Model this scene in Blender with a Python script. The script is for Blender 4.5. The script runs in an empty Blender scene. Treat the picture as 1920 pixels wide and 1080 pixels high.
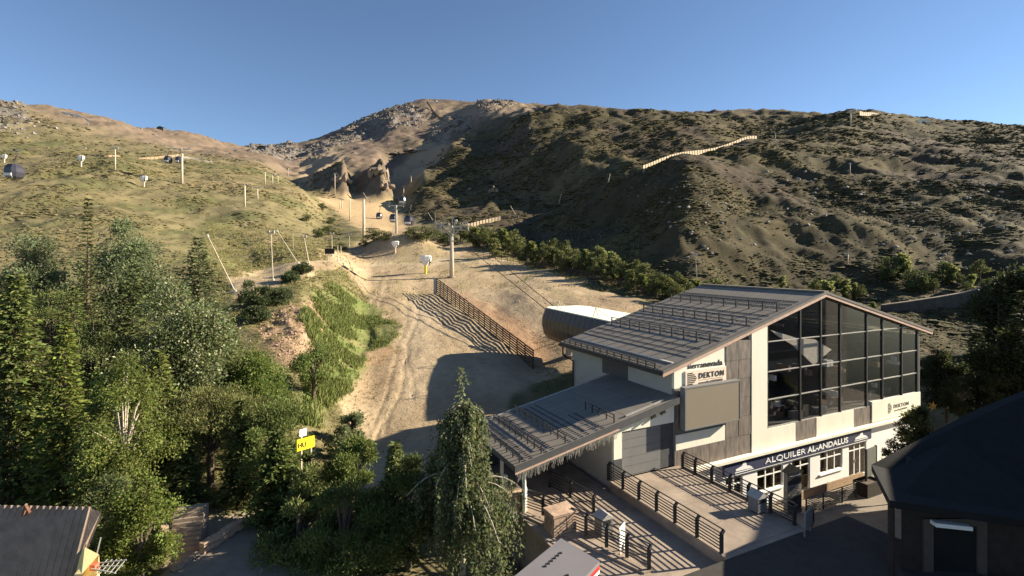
import bpy, math, random
import numpy as np
from math import radians as R, sin, cos, tan, atan2, sqrt, pi
random.seed(7); rng = np.random.default_rng(7)
scn = bpy.context.scene; C = scn.collection

# ------------------------------------------------------------------ camera, light, exposure
F, HZ, ZC = 944.0, 485.0, 18.0            # focal length in px of the 1920 frame, horizon row, eye height
cam = bpy.data.cameras.new('camera'); co = bpy.data.objects.new('camera', cam); C.objects.link(co)
cam.sensor_width = 36; cam.lens = 36 * F / 1920; cam.shift_y = -(540 - HZ) / 1920
cam.clip_start = .1; cam.clip_end = 9000
co.location = (0, 0, ZC); co.rotation_euler = (R(90), 0, 0); scn.camera = co
SUN_EL, SUN_AZ = R(23.5), R(79)           # azimuth clockwise from +Y
w = bpy.data.worlds.new('World'); scn.world = w; w.use_nodes = True
nt = w.node_tree; nt.nodes.clear()
sky = nt.nodes.new('ShaderNodeTexSky'); sky.sky_type = 'NISHITA'; sky.sun_disc = False
sky.sun_elevation = SUN_EL; sky.sun_rotation = SUN_AZ; sky.altitude = 2100; sky.air_density = 1.0
sky.dust_density = 0.; sky.ozone_density = 2.6
bg = nt.nodes.new('ShaderNodeBackground'); bg.inputs[1].default_value = .057
ow = nt.nodes.new('ShaderNodeOutputWorld')
nt.links.new(sky.outputs[0], bg.inputs[0]); nt.links.new(bg.outputs[0], ow.inputs[0])
sl = bpy.data.lights.new('sun', 'SUN'); sl.energy = 5.0; sl.angle = R(.5); sl.color = (1, .89, .69)
so = bpy.data.objects.new('sun', sl); C.objects.link(so)
so.rotation_euler = (R(90) - SUN_EL, 0, pi - SUN_AZ)
vs = scn.view_settings; vs.view_transform = 'Standard'; vs.look = 'None'; vs.exposure = 1.52; vs.gamma = 1
vs.use_curve_mapping = False
try:
    scn.cycles.max_bounces = 6; scn.cycles.transparent_max_bounces = 12
except Exception: pass

# ------------------------------------------------------------------ helpers
def at(px, py, Y): return np.array([(px - 960) / F * Y, Y, ZC + (HZ - py) / F * Y])
LA = R(26); UX, UY = cos(LA), sin(LA); LX, LY = 10.08, 31.3
def W(t, s, z): return (LX + UX * t - UY * s, LY + UY * t + UX * s, z)      # lodge frame -> world
def link(o, parent=None):
    C.objects.link(o)
    if parent is not None: o.parent = parent
    return o
def tag(o, label=None, cat=None, group=None, kind=None):
    if label: o['label'] = label
    if cat: o['category'] = cat
    if group: o['group'] = group
    if kind: o['kind'] = kind
    return o
def empty(name, loc, label, cat, rz=0, group=None):
    o = bpy.data.objects.new(name, None); o.location = tuple(loc); o.rotation_euler = (0, 0, rz)
    o.empty_display_size = .1
    return tag(link(o), label, cat, group)
class MB:
    def __init__(s): s.v = []; s.f = []
    def add(s, v, f):
        n = len(s.v); s.v += [tuple(map(float, p)) for p in v]; s.f += [tuple(i + n for i in q) for q in f]; return s
    def box(s, x0, x1, y0, y1, z0, z1):
        return s.add([(x0,y0,z0),(x1,y0,z0),(x1,y1,z0),(x0,y1,z0),(x0,y0,z1),(x1,y0,z1),(x1,y1,z1),(x0,y1,z1)],
                     [(0,3,2,1),(4,5,6,7),(0,1,5,4),(1,2,6,5),(2,3,7,6),(3,0,4,7)])
    def hexa(s, b, t):                                  # four bottom, four top points
        return s.add(list(b) + list(t), [(0,3,2,1),(4,5,6,7),(0,1,5,4),(1,2,6,5),(2,3,7,6),(3,0,4,7)])
    def bar(s, p, q, wd, hg=None, up=(0,0,1)):           # rectangular bar from p to q
        p = np.array(p, float); q = np.array(q, float); d = q - p; L = np.linalg.norm(d); d = d / max(L, 1e-9)
        hg = wd if hg is None else hg; up = np.array(up, float)
        if abs(d @ up) > .98: up = np.array([1., 0, 0])
        a = np.cross(d, up); a /= np.linalg.norm(a); b = np.cross(a, d)
        a = a * wd / 2; b = b * hg / 2
        return s.hexa([p-a-b, p+a-b, p+a+b, p-a+b], [q-a-b, q+a-b, q+a+b, q-a+b])
    def tube(s, pts, r, n=8, cap=True):
        pts = [np.array(p, float) for p in pts]; m = len(pts)
        rs = [r] * m if np.isscalar(r) else list(r)
        V = []; Fc = []; pa = None
        for i in range(m):
            d = pts[min(i+1, m-1)] - pts[max(i-1, 0)]; d = d / max(np.linalg.norm(d), 1e-9)
            if pa is None:
                u = np.array([1., 0, 0]) if abs(d[0]) < .8 else np.array([0, 1., 0])
            else: u = pa
            a = u - d * (u @ d); a /= max(np.linalg.norm(a), 1e-9); pa = a; b = np.cross(d, a)
            for k in range(n):
                th = 2 * pi * k / n; V.append(pts[i] + rs[i] * (cos(th) * a + sin(th) * b))
        for i in range(m-1):
            for k in range(n):
                k2 = (k+1) % n; Fc.append((i*n+k, i*n+k2, (i+1)*n+k2, (i+1)*n+k))
        if cap: Fc += [tuple(range(n-1, -1, -1)), tuple((m-1)*n + k for k in range(n))]
        return s.add(V, Fc)
    def prism(s, poly, d):                               # planar polygon (3-D points) pushed along d
        n = len(poly); d = np.array(d, float)
        V = [np.array(p, float) for p in poly]; V += [p + d for p in V]
        return s.add(V, [tuple(range(n-1, -1, -1)), tuple(range(n, 2*n))] + [(i, (i+1) % n, n+(i+1) % n, n+i) for i in range(n)])
    def lathe(s, prof, n=12, c=(0,0,0)):
        V = [(c[0]+r*cos(2*pi*k/n), c[1]+r*sin(2*pi*k/n), c[2]+z) for r, z in prof for k in range(n)]; m = len(prof)
        Fc = [(i*n+k, i*n+(k+1) % n, (i+1)*n+(k+1) % n, (i+1)*n+k) for i in range(m-1) for k in range(n)]
        Fc += [tuple(range(n-1, -1, -1)), tuple((m-1)*n+k for k in range(n))]
        return s.add(V, Fc)
    def mesh(s, name, mat, smooth=False):
        me = bpy.data.meshes.new(name); me.from_pydata(s.v, [], s.f)
        if mat: me.materials.append(mat)
        import bmesh as _b; bm = _b.new(); bm.from_mesh(me); _b.ops.recalc_face_normals(bm, faces=bm.faces); bm.to_mesh(me); bm.free()
        if smooth:
            me.polygons.foreach_set('use_smooth', [True] * len(me.polygons))
        me.update(); return me
    def build(s, name, mat, parent=None, smooth=False):
        return link(bpy.data.objects.new(name, s.mesh(name, mat, smooth)), parent)
def np_mesh(name, V, Q, mat, col=None, smooth=False):
    me = bpy.data.meshes.new(name); n = len(V); m = len(Q); k = Q.shape[1]
    me.vertices.add(n); me.vertices.foreach_set('co', np.asarray(V, np.float32).ravel())
    me.loops.add(m*k); me.loops.foreach_set('vertex_index', np.asarray(Q, np.int32).ravel())
    me.polygons.add(m); me.polygons.foreach_set('loop_start', np.arange(0, m*k, k, dtype=np.int32))
    try: me.polygons.foreach_set('loop_total', np.full(m, k, dtype=np.int32))
    except Exception: pass
    if smooth: me.polygons.foreach_set('use_smooth', np.ones(m, bool))
    me.update(calc_edges=True)
    if col is not None:
        a = me.color_attributes.new('tint', 'FLOAT_COLOR', 'POINT')
        c4 = np.ones((n, 4), np.float32); c4[:, :3] = col; a.data.foreach_set('color', c4.ravel())
    if mat: me.materials.append(mat)
    return me
def copy_tree(o, parent=None):
    c = o.copy(); C.objects.link(c)
    if parent is not None: c.parent = parent
    for ch in o.children: copy_tree(ch, c)
    return c
# ---- materials
MATS = {}
def mat(name, col, rough=.8, var=.15, scale=3., bump=.0, bscale=None, metal=0., col2=None, detail=6, emit=0, spec=.3, stretch=None):
    if name in MATS: return MATS[name]
    m = bpy.data.materials.new(name); m.use_nodes = True; n = m.node_tree.nodes; l = m.node_tree.links
    p = n['Principled BSDF']; p.inputs['Roughness'].default_value = rough; p.inputs['Metallic'].default_value = metal
    p.inputs['Specular IOR Level'].default_value = spec
    tc = n.new('ShaderNodeTexCoord'); src = tc.outputs['Object']
    if stretch:
        mp = n.new('ShaderNodeMapping'); mp.inputs['Scale'].default_value = stretch; l.new(src, mp.inputs[0]); src = mp.outputs[0]
    nz = n.new('ShaderNodeTexNoise'); nz.inputs['Scale'].default_value = scale; nz.inputs['Detail'].default_value = detail
    nz.inputs['Roughness'].default_value = .65; l.new(src, nz.inputs['Vector'])
    rp = n.new('ShaderNodeValToRGB'); e = rp.color_ramp.elements
    c = np.array(col); c2 = np.array(col2) if col2 is not None else c * (1 + var)
    c1 = c if col2 is not None else c * (1 - var)
    e[0].position = .3; e[0].color = (*c1, 1); e[1].position = .7; e[1].color = (*np.clip(c2, 0, 1), 1)
    l.new(nz.outputs[0], rp.inputs[0]); l.new(rp.outputs[0], p.inputs['Base Color'])
    if bump:
        b = n.new('ShaderNodeBump'); b.inputs['Strength'].default_value = bump; b.inputs['Distance'].default_value = .05
        n2 = n.new('ShaderNodeTexNoise'); n2.inputs['Scale'].default_value = bscale or scale * 4; n2.inputs['Detail'].default_value = 5
        l.new(src, n2.inputs['Vector']); l.new(n2.outputs[0], b.inputs['Height']); l.new(b.outputs[0], p.inputs['Normal'])
    MATS[name] = m; return m
def leafmat(name, trans=.3, rough=.6):
    m = bpy.data.materials.new(name); m.use_nodes = True; n = m.node_tree.nodes; l = m.node_tree.links; n.clear()
    a = n.new('ShaderNodeAttribute'); a.attribute_name = 'tint'
    d = n.new('ShaderNodeBsdfPrincipled'); d.inputs['Roughness'].default_value = rough; d.inputs['Specular IOR Level'].default_value = .25
    t = n.new('ShaderNodeBsdfTranslucent'); x = n.new('ShaderNodeMixShader'); x.inputs[0].default_value = trans
    o = n.new('ShaderNodeOutputMaterial')
    l.new(a.outputs['Color'], d.inputs['Base Color']); l.new(a.outputs['Color'], t.inputs[0])
    l.new(d.outputs[0], x.inputs[1]); l.new(t.outputs[0], x.inputs[2]); l.new(x.outputs[0], o.inputs[0])
    MATS[name] = m; return m
def instmat(name, cols, rough=.9, nscale=4.):      # colour varies from instance to instance
    m = bpy.data.materials.new(name); m.use_nodes = True; n = m.node_tree.nodes; l = m.node_tree.links
    p = n['Principled BSDF']; p.inputs['Roughness'].default_value = rough; p.inputs['Specular IOR Level'].default_value = .15
    oi = n.new('ShaderNodeObjectInfo'); rp = n.new('ShaderNodeValToRGB'); e = rp.color_ramp.elements
    while len(e) < len(cols): e.new(.5)
    for i, c in enumerate(cols): e[i].position = i / max(1, len(cols)-1); e[i].color = (*c, 1)
    l.new(oi.outputs['Random'], rp.inputs[0])
    tc = n.new('ShaderNodeTexCoord'); nz = n.new('ShaderNodeTexNoise'); nz.inputs['Scale'].default_value = nscale; nz.inputs['Detail'].default_value = 4
    l.new(tc.outputs['Object'], nz.inputs['Vector'])
    mr = n.new('ShaderNodeMapRange'); mr.inputs[1].default_value = .3; mr.inputs[2].default_value = .7; mr.inputs[3].default_value = .65; mr.inputs[4].default_value = 1.35
    l.new(nz.outputs[0], mr.inputs[0])
    mx = n.new('ShaderNodeMix'); mx.data_type = 'RGBA'; mx.blend_type = 'MULTIPLY'; mx.inputs[0].default_value = 1
    l.new(rp.outputs[0], mx.inputs[6]); l.new(mr.outputs[0], mx.inputs[7]); l.new(mx.outputs[2], p.inputs['Base Color'])
    MATS[name] = m; return m

# ---- value noise
_T = np.random.default_rng(3).random((256, 256))
def vnoise(x, y):
    xi = np.floor(x).astype(int); yi = np.floor(y).astype(int); fx = x - xi; fy = y - yi
    fx = fx*fx*fx*(fx*(fx*6-15)+10); fy = fy*fy*fy*(fy*(fy*6-15)+10)
    a = _T[xi & 255, yi & 255]; b = _T[(xi+1) & 255, yi & 255]; c = _T[xi & 255, (yi+1) & 255]; d = _T[(xi+1) & 255, (yi+1) & 255]
    return (a*(1-fx)+b*fx)*(1-fy) + (c*(1-fx)+d*fx)*fy - .5
def fbm(x, y, o=4, ridged=False):
    s = 0; a = 1.; t = 0
    for i in range(o):
        v = vnoise(x*2**i + 17.3*i, y*2**i + 41.7*i)
        s = s + a * ((.5 - 2*np.abs(v)) if ridged else v*2); t += a; a *= .52
    return s / t
def sstep(a, b, x):
    t = np.clip((x - a) / (b - a), 0, 1); return t*t*(3-2*t)

# ------------------------------------------------------------------ terrain: one height field
def Zr(Y, z): return (Y, HZ + F * (ZC - z) / Y)
cols = {
 -700: [Zr(6,3), Zr(30,4), Zr(45,9), Zr(60,14), (100,420), (180,330), (350,220), (480,170), (700,190)],
 0:  [Zr(6,3), Zr(20,3.5), Zr(30,4), Zr(45,8), Zr(60,12.5), (85,480), (115,420), (140,370), (180,330), (230,300), (290,280), (380,235), (450,195), (700,210)],
 200:[Zr(6,3), Zr(20,3.5), Zr(30,4.5), Zr(45,8), Zr(60,12), (80,490), (110,440), (140,390), (190,335), (250,296), (320,288), (440,250), (540,222), (800,240)],
 340:[Zr(6,3), Zr(20,3.8), Zr(27,4.2), Zr(42,7), Zr(60,11), (85,500), (115,450), (155,400), (210,345), (290,312), (420,285), (600,262), (720,250), (1000,262)],
 480:[Zr(6,3), Zr(20,3.5), Zr(30,4), Zr(40,6), Zr(50,9), Zr(60,12), Zr(75,15), (92,510), (112,480), (145,430), (200,370), (270,335), (330,320), (500,298), (750,283), (900,278), (1200,284)],
 560:[Zr(6,3), Zr(20,3.2), Zr(32,3.6), Zr(40,5), Zr(47,7), Zr(54,10), Zr(62,12.6), (82,505), (100,490), (120,470), (165,430), (220,385), (262,355), (330,356), (480,330), (650,300), (850,275), (1000,268), (1300,275)],
 620:[Zr(6,3), Zr(20,3), Zr(36,3.4), Zr(44,4.2), Zr(54,6.2), Zr(64,9), Zr(85,14), (115,482), (170,447), (230,415), (270,392), (300,378), (350,366), (450,330), (560,305), (700,280), (1000,258), (1100,250), (1400,258)],
 700:[Zr(6,2.5), Zr(20,2.8), Zr(32,2.9), Zr(44,3.3), Zr(60,5), (80,600), (100,546), (120,515), (140,485), (168,446), (260,410), (330,380), (380,368), (440,330), (520,305), (650,285), (1000,240), (1200,218), (1500,230)],
 740:[Zr(6,2.5), Zr(20,2.8), Zr(32,2.9), Zr(44,3.4), Zr(60,5.1), (80,600), (100,546), (120,515), (140,486), (165,458), (215,430), (290,402), (350,378), (440,350), (520,330), (640,300), (850,245), (1150,212), (1300,203), (1600,215)],
 800:[Zr(6,2.5), Zr(24,2.8), Zr(34,3), Zr(44,3.5), Zr(58,5), Zr(80,8.3), Zr(100,11), (117,517), (135,490), (150,474), (170,454), (215,430), (260,405), (300,385), (330,352), (347,354), (400,318), (560,319), (650,290), (850,250), (1150,205), (1350,188), (1700,200)],
 850:[Zr(6,2), Zr(24,2.8), Zr(34,3), Zr(44,3.6), Zr(56,4.8), Zr(68,6.5), Zr(80,8.2), Zr(100,11), (116,519), (130,497), (143,478), (165,452), (200,430), (235,412), (280,395), (325,366), (360,332), (375,334), (415,300), (450,272), (650,273), (850,240), (1150,205), (1350,190), (1700,200)],
 920:[Zr(6,1.5), Zr(24,2.4), Zr(34,3), Zr(44,3.7), Zr(56,4.8), Zr(70,6.4), Zr(84,8.8), Zr(100,11.2), (116,518), (130,496), (150,466), (175,442), (205,425), (250,405), (300,375), (350,335), (410,290), (440,280), (560,250), (700,228), (900,205), (1200,193), (1700,200)],
 1000:[Zr(6,1), Zr(20,1), Zr(28,2.4), Zr(36,2.8), Zr(44,3.2), Zr(52,3.9), Zr(62,4.5), Zr(74,7), (88,563), (105,530), (128,500), (150,484), (180,460), (205,434), (224,412), (260,405), (300,350), (350,295), (420,250), (500,216), (900,205), (1200,197), (1700,205)],
 1100:[Zr(6,.6), Zr(28,.8), Zr(36,1.5), Zr(46,3.5), Zr(56,4.8), Zr(66,6.2), (80,577), (92,550), (112,515), (128,499), (150,470), (178,430), (215,365), (250,372), (290,310), (350,265), (430,235), (550,208), (900,205), (1500,215)],
 1200:[Zr(6,.6), Zr(36,.6), Zr(46,2), Zr(60,4), Zr(72,7), (84,566), (96,543), (108,508), (125,482), (146,442), (170,388), (197,326), (240,332), (290,295), (350,262), (430,230), (520,210), (800,215), (1500,225)],
 1300:[Zr(6,.6), Zr(46,.6), Zr(60,2.5), Zr(75,7), (93,550), (104,510), (115,455), (131,392), (160,335), (202,297), (260,300), (330,265), (410,235), (500,212), (800,218), (1500,228)],
 1420:[Zr(6,.6), Zr(56,.6), Zr(74,5), (95,555), (108,515), (125,455), (150,395), (200,318), (250,266), (330,268), (450,240), (560,214), (800,222), (1500,232)],
 1600:[Zr(6,.6), Zr(60,.8), Zr(78,5), (95,575), (112,515), (135,432), (170,362), (240,290), (340,238), (420,216), (600,225), (1500,240)],
 1780:[Zr(6,.6), Zr(60,.5), Zr(80,4), (95,572), (115,500), (140,412), (180,345), (240,292), (350,250), (420,231), (600,242), (1500,250)],
 1920:[Zr(6,.6), Zr(60,.5), Zr(80,5), (90,560), (110,490), (140,398), (190,325), (290,268), (420,241), (600,250), (1500,255)],
 2600:[Zr(6,.6), Zr(60,.5), Zr(80,6), (100,540), (140,470), (190,400), (290,320), (420,260), (600,262), (1500,265)]}
def pchip(xk, yk, x):
    xk = np.asarray(xk, float); yk = np.asarray(yk, float); h = np.diff(xk); d = np.diff(yk, axis=0) / (h[:, None] if yk.ndim > 1 else h)
    m = np.zeros_like(yk); hh = h[:, None] if yk.ndim > 1 else h
    w1 = 2*hh[1:] + hh[:-1]; w2 = hh[1:] + 2*hh[:-1]
    with np.errstate(all='ignore'):
        mi = (w1 + w2) / (w1 / d[:-1] + w2 / d[1:])
    m[1:-1] = np.where(d[:-1] * d[1:] > 0, mi, 0); m[0] = d[0]; m[-1] = d[-1]
    i = np.clip(np.searchsorted(xk, x) - 1, 0, len(xk)-2); t = (x - xk[i]) / h[i]
    if yk.ndim > 1: t = t[:, None]; hi = h[i][:, None]
    else: hi = h[i]
    return (1+2*t)*(1-t)**2*yk[i] + t*(1-t)**2*hi*m[i] + t*t*(3-2*t)*yk[i+1] + t*t*(t-1)*hi*m[i+1]
NX, NL = 760, 700
PXG = np.linspace(-700, 2600, NX); LG = np.linspace(math.log(6.), math.log(2500.), NL)
cp = sorted(cols)
ER = np.array([pchip([math.log(a) for a, b in cols[c]] + [math.log(2600)], [b for a, b in cols[c]] + [cols[c][-1][1] + 4], LG) for c in cp])   # rows per column
ROW = pchip(cp, ER, PXG).T                                  # (NL, NX)
YY = np.exp(LG)[:, None] * np.ones(NX)[None]; XX = (PXG - 960)[None] / F * YY
ZZ = ZC + (HZ - ROW) / F * YY
PP = PXG[None] * np.ones(NL)[:, None]
def poly_sd(poly, px, py):                                   # signed distance in px, positive inside
    poly = np.array(poly, float); d = np.full(px.shape, 1e9); ins = np.zeros(px.shape, bool)
    for i in range(len(poly)):
        a = poly[i]; b = poly[(i+1) % len(poly)]; e = b - a; L = e @ e
        t = np.clip(((px-a[0])*e[0] + (py-a[1])*e[1]) / L, 0, 1)
        d = np.minimum(d, np.hypot(px-a[0]-t*e[0], py-a[1]-t*e[1]))
        c = ((a[1] > py) != (b[1] > py)) & (px < e[0]*(py-a[1])/(e[1] if e[1] else 1e-9) + a[0]); ins ^= c
    return np.where(ins, d, -d)
def mask(poly, soft, wob=0, Yr=None):
    jx = wob * fbm(XX/7, YY/9, 3); jy = wob * fbm(XX/7+50, YY/9+20, 3)
    m = sstep(-soft, soft, poly_sd(poly, PP + jx, ROW + jy))
    if Yr: m = m * ((YY > Yr[0]) & (YY < Yr[1]))
    return m
# mound beside the lift line
mx, my = (752-960)/F*146, 146.
g = np.exp(-(((XX-mx)/11)**2 + ((YY-my)/6.)**2)**1.3); ZZ += 6.2*g
piste = mask([(600,1100),(660,860),(640,760),(700,640),(690,560),(640,500),(440,560),(430,520),(600,482),(660,470),(690,440),(600,372),(700,365),(740,385),(770,425),(860,455),(960,492),(1120,540),(1230,575),(1060,700),(960,740),(900,900)], 8, 10, (30, 330))
flat = 1 - np.clip(piste, 0, 1)
near = sstep(38, 60, YY)
farm = sstep(330, 520, YY)
hillr = mask([(955,446),(870,424),(768,404),(785,350),(848,272),(930,225),(1010,190),(1450,170),(2900,170),(2900,900),(1380,900),(1300,600),(1225,565),(1100,530),(960,478)], 10, 14) * sstep(58, 75, YY)
saw = np.maximum(17*np.interp(PP, [572,644,664], [0,1,0]), 22*np.interp(PP, [660,716,740], [0,1,0])) * sstep(322,362,YY)*(1-sstep(405,470,YY)); ZZ += saw*(1+.5*fbm(XX/5, YY/7, 4, True))
hilll = sstep(640, 560, PP) * sstep(70, 100, YY)
rough = near * (.05 + flat * (.35 + .5*hillr + .25*hilll))
ZZ += rough * (.9*fbm(XX/4, YY/4, 4) + 2.4*fbm(XX/17, YY/17, 4) * (.3+flat))
ZZ += flat*hillr*(4.2*fbm(XX/26+9, YY/40, 4, True)+1.1*fbm(XX/7, YY/9, 4, True))*sstep(95,140,YY)
ZZ += farm*(1.6*fbm(XX/11, YY/14, 4, True)+1.2*fbm(XX/5, YY/7, 3))
ZZ += farm * (7*fbm(XX/60, YY/60, 5) + 7*fbm(XX/35+3, YY/50, 4, True))
crag = mask([(560,285),(640,255),(700,215),(760,200),(800,205),(790,235),(700,245),(640,275),(575,310)], 8, 8, (600, 1600))
crag = np.maximum(crag, mask([(840,225),(880,225),(880,245),(830,260),(800,275),(800,262)], 6, 6, (600, 1600)))
crag = np.maximum(crag, mask([(900,190),(970,190),(960,205),(890,210)], 5, 6, (600, 1600)))
crag = np.maximum(crag, mask([(470,275),(540,270),(580,285),(570,305),(500,310),(465,300)], 5, 6, (600, 1600)))
crag = np.maximum(crag, mask([(-20,180),(40,195),(60,225),(40,245),(-20,250)], 10, 10, (350, 600)))
ZZ += crag * (16*np.maximum(fbm(XX/26, YY/26, 4, True), -.2) + 4*fbm(XX/9, YY/9, 3)) * np.clip(YY/1000, .35, 1)
bank = mask([(475,610),(545,565),(600,560),(612,620),(600,690),(560,700),(520,670)], 10, 8, (40, 80))
ZZ += bank * .5*fbm(XX/1.2, YY/1.2, 3)
ZZ += piste * near * (.12*fbm(XX/2.2, YY/3, 3) + .25*fbm(XX/9, YY/12, 3))
# under the lodge and its platforms the ground stays below the built surfaces
tt = (XX-LX)*UX + (YY-LY)*UY; ss = -(XX-LX)*UY + (YY-LY)*UX
under = sstep(-11.5, -10.5, tt) * sstep(30, 28.6, tt) * sstep(12.5, 11, ss)
ZZ = np.where(under > 0, np.minimum(ZZ, ZZ*(1-under) + under*.6), ZZ)
ROWf = HZ + F*(ZC-ZZ)/YY
def gz(x, y):
    u = (960 + F*x/y - PXG[0]) / (PXG[1]-PXG[0]); v = (math.log(max(y, 6.01)) - LG[0]) / (LG[1]-LG[0])
    i = int(min(max(u, 0), NX-2)); j = int(min(max(v, 0), NL-2)); a = u-i; b = v-j
    e = ZZ
    return float((e[j,i]*(1-a)+e[j,i+1]*a)*(1-b) + (e[j+1,i]*(1-a)+e[j+1,i+1]*a)*b)
def hit(px, py, Y0=30, Y1=2000):                            # first ground point seen in direction (px, py)
    u = (px-PXG[0])/(PXG[1]-PXG[0]); i = int(u); a = u-i
    rr = ROWf[:, i]*(1-a) + ROWf[:, i+1]*a
    for j in range(NL-1):
        Y = math.exp(LG[j])
        if Y < Y0: continue
        if rr[j] >= py > rr[j+1] or (rr[j] < py):
            t = 0 if rr[j] < py else (rr[j]-py)/(rr[j]-rr[j+1]); Y = math.exp(LG[j]+t*(LG[1]-LG[0])); break
        if Y > Y1: break
    x = (px-960)/F*Y
    return x, Y, gz(x, Y)
# ---- ground colour (albedo) per vertex
def mixc(c, m, col): m = np.clip(m, 0, 1)[..., None]; return c*(1-m) + np.array(col)*m
n1 = fbm(XX/14, YY/20, 4); n2 = fbm(XX/40+7, YY/60, 4); n3 = fbm(XX/3.2, YY/4.5, 4); n4 = fbm(XX/90+5, YY/120, 3)
col = np.ones(XX.shape + (3,)) * np.array([.18, .152, .08])
col = mixc(col, sstep(-.05, .35, n1)*.8, (.115, .118, .05))                    # grass going green
col = mixc(col, sstep(.05, .4, n2)*.6, (.225, .172, .098))
col = mixc(col, sstep(.0, .35, n3)*.6, (.10, .09, .042))
scrub = np.ones(col.shape) * np.array([.082, .066, .036])
scrub = mixc(scrub, sstep(-.1, .3, n1), (.112, .09, .046)); scrub = mixc(scrub, sstep(0, .35, n3)*.7, (.045, .042, .022))
scrub = mixc(scrub, sstep(.12, .35, n2)*.7, (.085, .063, .046))
scrub = scrub*(1-.22*sstep(280, 170, YY))[..., None]; col = mixc(col, np.zeros(XX.shape), (0,0,0)); col = col*(1-hillr[..., None]) + scrub*hillr[..., None]  # nearer scrub darkened: shadow on the lower hillside put into its colour
mtn = np.ones(col.shape) * np.array([.165, .122, .095]); mtn = mixc(mtn, sstep(-.05, .3, fbm(XX/50, YY/70, 4))*.7, (.125, .10, .066)); mtn = mixc(mtn, sstep(.0, .4, n4)*.5, (.215, .158, .115)); mtn = mixc(mtn, sstep(.05, .3, fbm(XX/9, YY/14, 3))*.6, (.10, .078, .06))
mm = farm * sstep(1050, 880, PP + (YY-400)*-.05) * (1-hillr); col = col*(1-mm[..., None]) + mtn*mm[..., None]
mr_ = farm*sstep(900, 1000, PP)*sstep(480, 700, YY)*.8; col = col*(1-mr_[..., None]) + mtn*mr_[..., None]
lefttop = sstep(380, 560, YY)*sstep(560, 440, PP); col = mixc(col, lefttop*.65, (.20, .148, .105))
col = mixc(col, crag*sstep(-.25, .1, fbm(XX/14, YY/14, 3)), (.185, .165, .145))
dirt = np.ones(col.shape)*np.array([.39, .295, .188]); dirt = mixc(dirt, sstep(-.1, .35, n1), (.325, .235, .148)); dirt = mixc(dirt, sstep(.05, .4, n3)*.6, (.275, .205, .13))
dirt = mixc(dirt, mask([(640,590),(740,590),(760,680),(700,700),(640,680)], 25, 30, (40,90))*.8*sstep(-.3, .3, n3), (.34, .215, .125))
dirt = mixc(dirt, mask([(850,540),(900,560),(1040,640),(1020,690),(960,640)], 14, 14, (40,110))*.8, (.36, .215, .125))
dirt = mixc(dirt, mask([(770,560),(800,560),(830,700),(760,790),(730,700)], 22, 20, (40,110))*.55, (.47, .37, .25))
dirt = mixc(dirt, mask([(680,490),(960,485),(960,492),(700,500)], 5, 4, (90,150))*.8, (.50, .40, .26))
dirt = mixc(dirt, sstep(.05, .3, fbm(XX/5+3, YY/9, 4))*sstep(75, 100, YY)*.35, (.28, .225, .11))
col = col*(1-piste[..., None]) + dirt*piste[..., None]
for k_, (x0_, y0_, x1_, y1_, x2_, y2_) in enumerate([(690,500,740,560,800,640),(720,492,800,560,850,650),(640,560,720,600,770,600),(730,620,760,680,770,760),(690,700,730,735,770,740),(700,760,720,790,700,830),(775,545,742,640,700,800),(789,548,760,645,722,810),(720,505,700,560,690,640),(735,505,716,560,708,640),(760,530,820,600,930,700),(900,500,1000,560,1100,580),(860,520,960,600,1010,660)]):
    m_ = mask([(x0_,y0_),(x1_,y1_),(x2_,y2_),(x2_+3,y2_+4),(x1_+4,y1_+5),(x0_+2,y0_+2)], 2.2, 12, (38,150)); ZZ -= .10*m_; dirt = mixc(dirt, m_*.6, (.22,.165,.11) if k_ % 3 else (.45,.365,.26))
stripe = mask([(570,600),(610,545),(660,540),(720,575),(735,620),(700,650),(670,700),(600,800),(560,800),(590,700)], 14, 26, (36, 90))
col = mixc(col, stripe*.95, (.12, .15, .045)); col = mixc(col, stripe*sstep(0, .3, n3)*.8, (.20, .18, .085))
col = mixc(col, mask([(650,575),(735,580),(740,640),(660,640)], 10, 34, (40,95))*.6, (.15, .15, .06))
col = mixc(col, bank, (.34, .225, .15))
col = mixc(col, mask([(430,560),(436,520),(560,488),(650,462),(655,478),(600,492),(520,520)], 4, 5, (65,140)), (.41, .31, .19))
col = mixc(col, mask([(1300,415),(1410,455),(1480,530),(1400,540)], 30, 30, (90,160))*.0, (.2,.2,.2))
col = mixc(col, mask([(430,385),(520,440),(545,490),(500,470),(440,420)], 8, 12, (90,240))*.6*sstep(-.2,.2,n3), (.36,.26,.17))
col = mixc(col, mask([(560,290),(640,285),(660,305),(600,360),(560,355)], 10, 10, (300,700))*.7, (.40,.30,.19))
col = mixc(col, mask([(740,380),(845,275),(790,268),(760,300),(730,330),(720,370)], 6, 8, (360,760))*.8, (.36,.265,.16))
col = mixc(col, mask([(790,205),(1000,195),(1000,215),(860,225),(830,290)], 10, 14, (500,1500))*.6, (.34,.25,.165))
col = mixc(col, mask([(600,372),(640,360),(700,368),(740,385),(760,430),(690,440),(640,400)], 6, 6, (170,420))*.9, (.43,.31,.175))
col = mixc(col, sstep(1.5, 5, saw)*.95, (.115, .09, .062)); col = mixc(col, sstep(1.5, 5, saw)*sstep(0, .3, n3)*.8, (.19, .14, .095))
for pl, c_, k_ in (([(330,290),(380,300),(400,305),(340,296)], (.6,.55,.48), .5), ([(115,210),(175,232),(172,228),(118,214)], (.6,.55,.5), .0)):
    col = mixc(col, mask(pl, 2, 0, (200,700))*k_, c_)
col = mixc(col, mask([(1640,560),(1760,540),(1930,500),(1930,512),(1780,556),(1660,580)], 6, 8, (85,130))*.6, (.22,.17,.10))
col = mixc(col, mask([(330,980),(520,960),(560,1090),(300,1090)], 8, 6, (12,30)), (.30,.25,.19))
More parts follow.
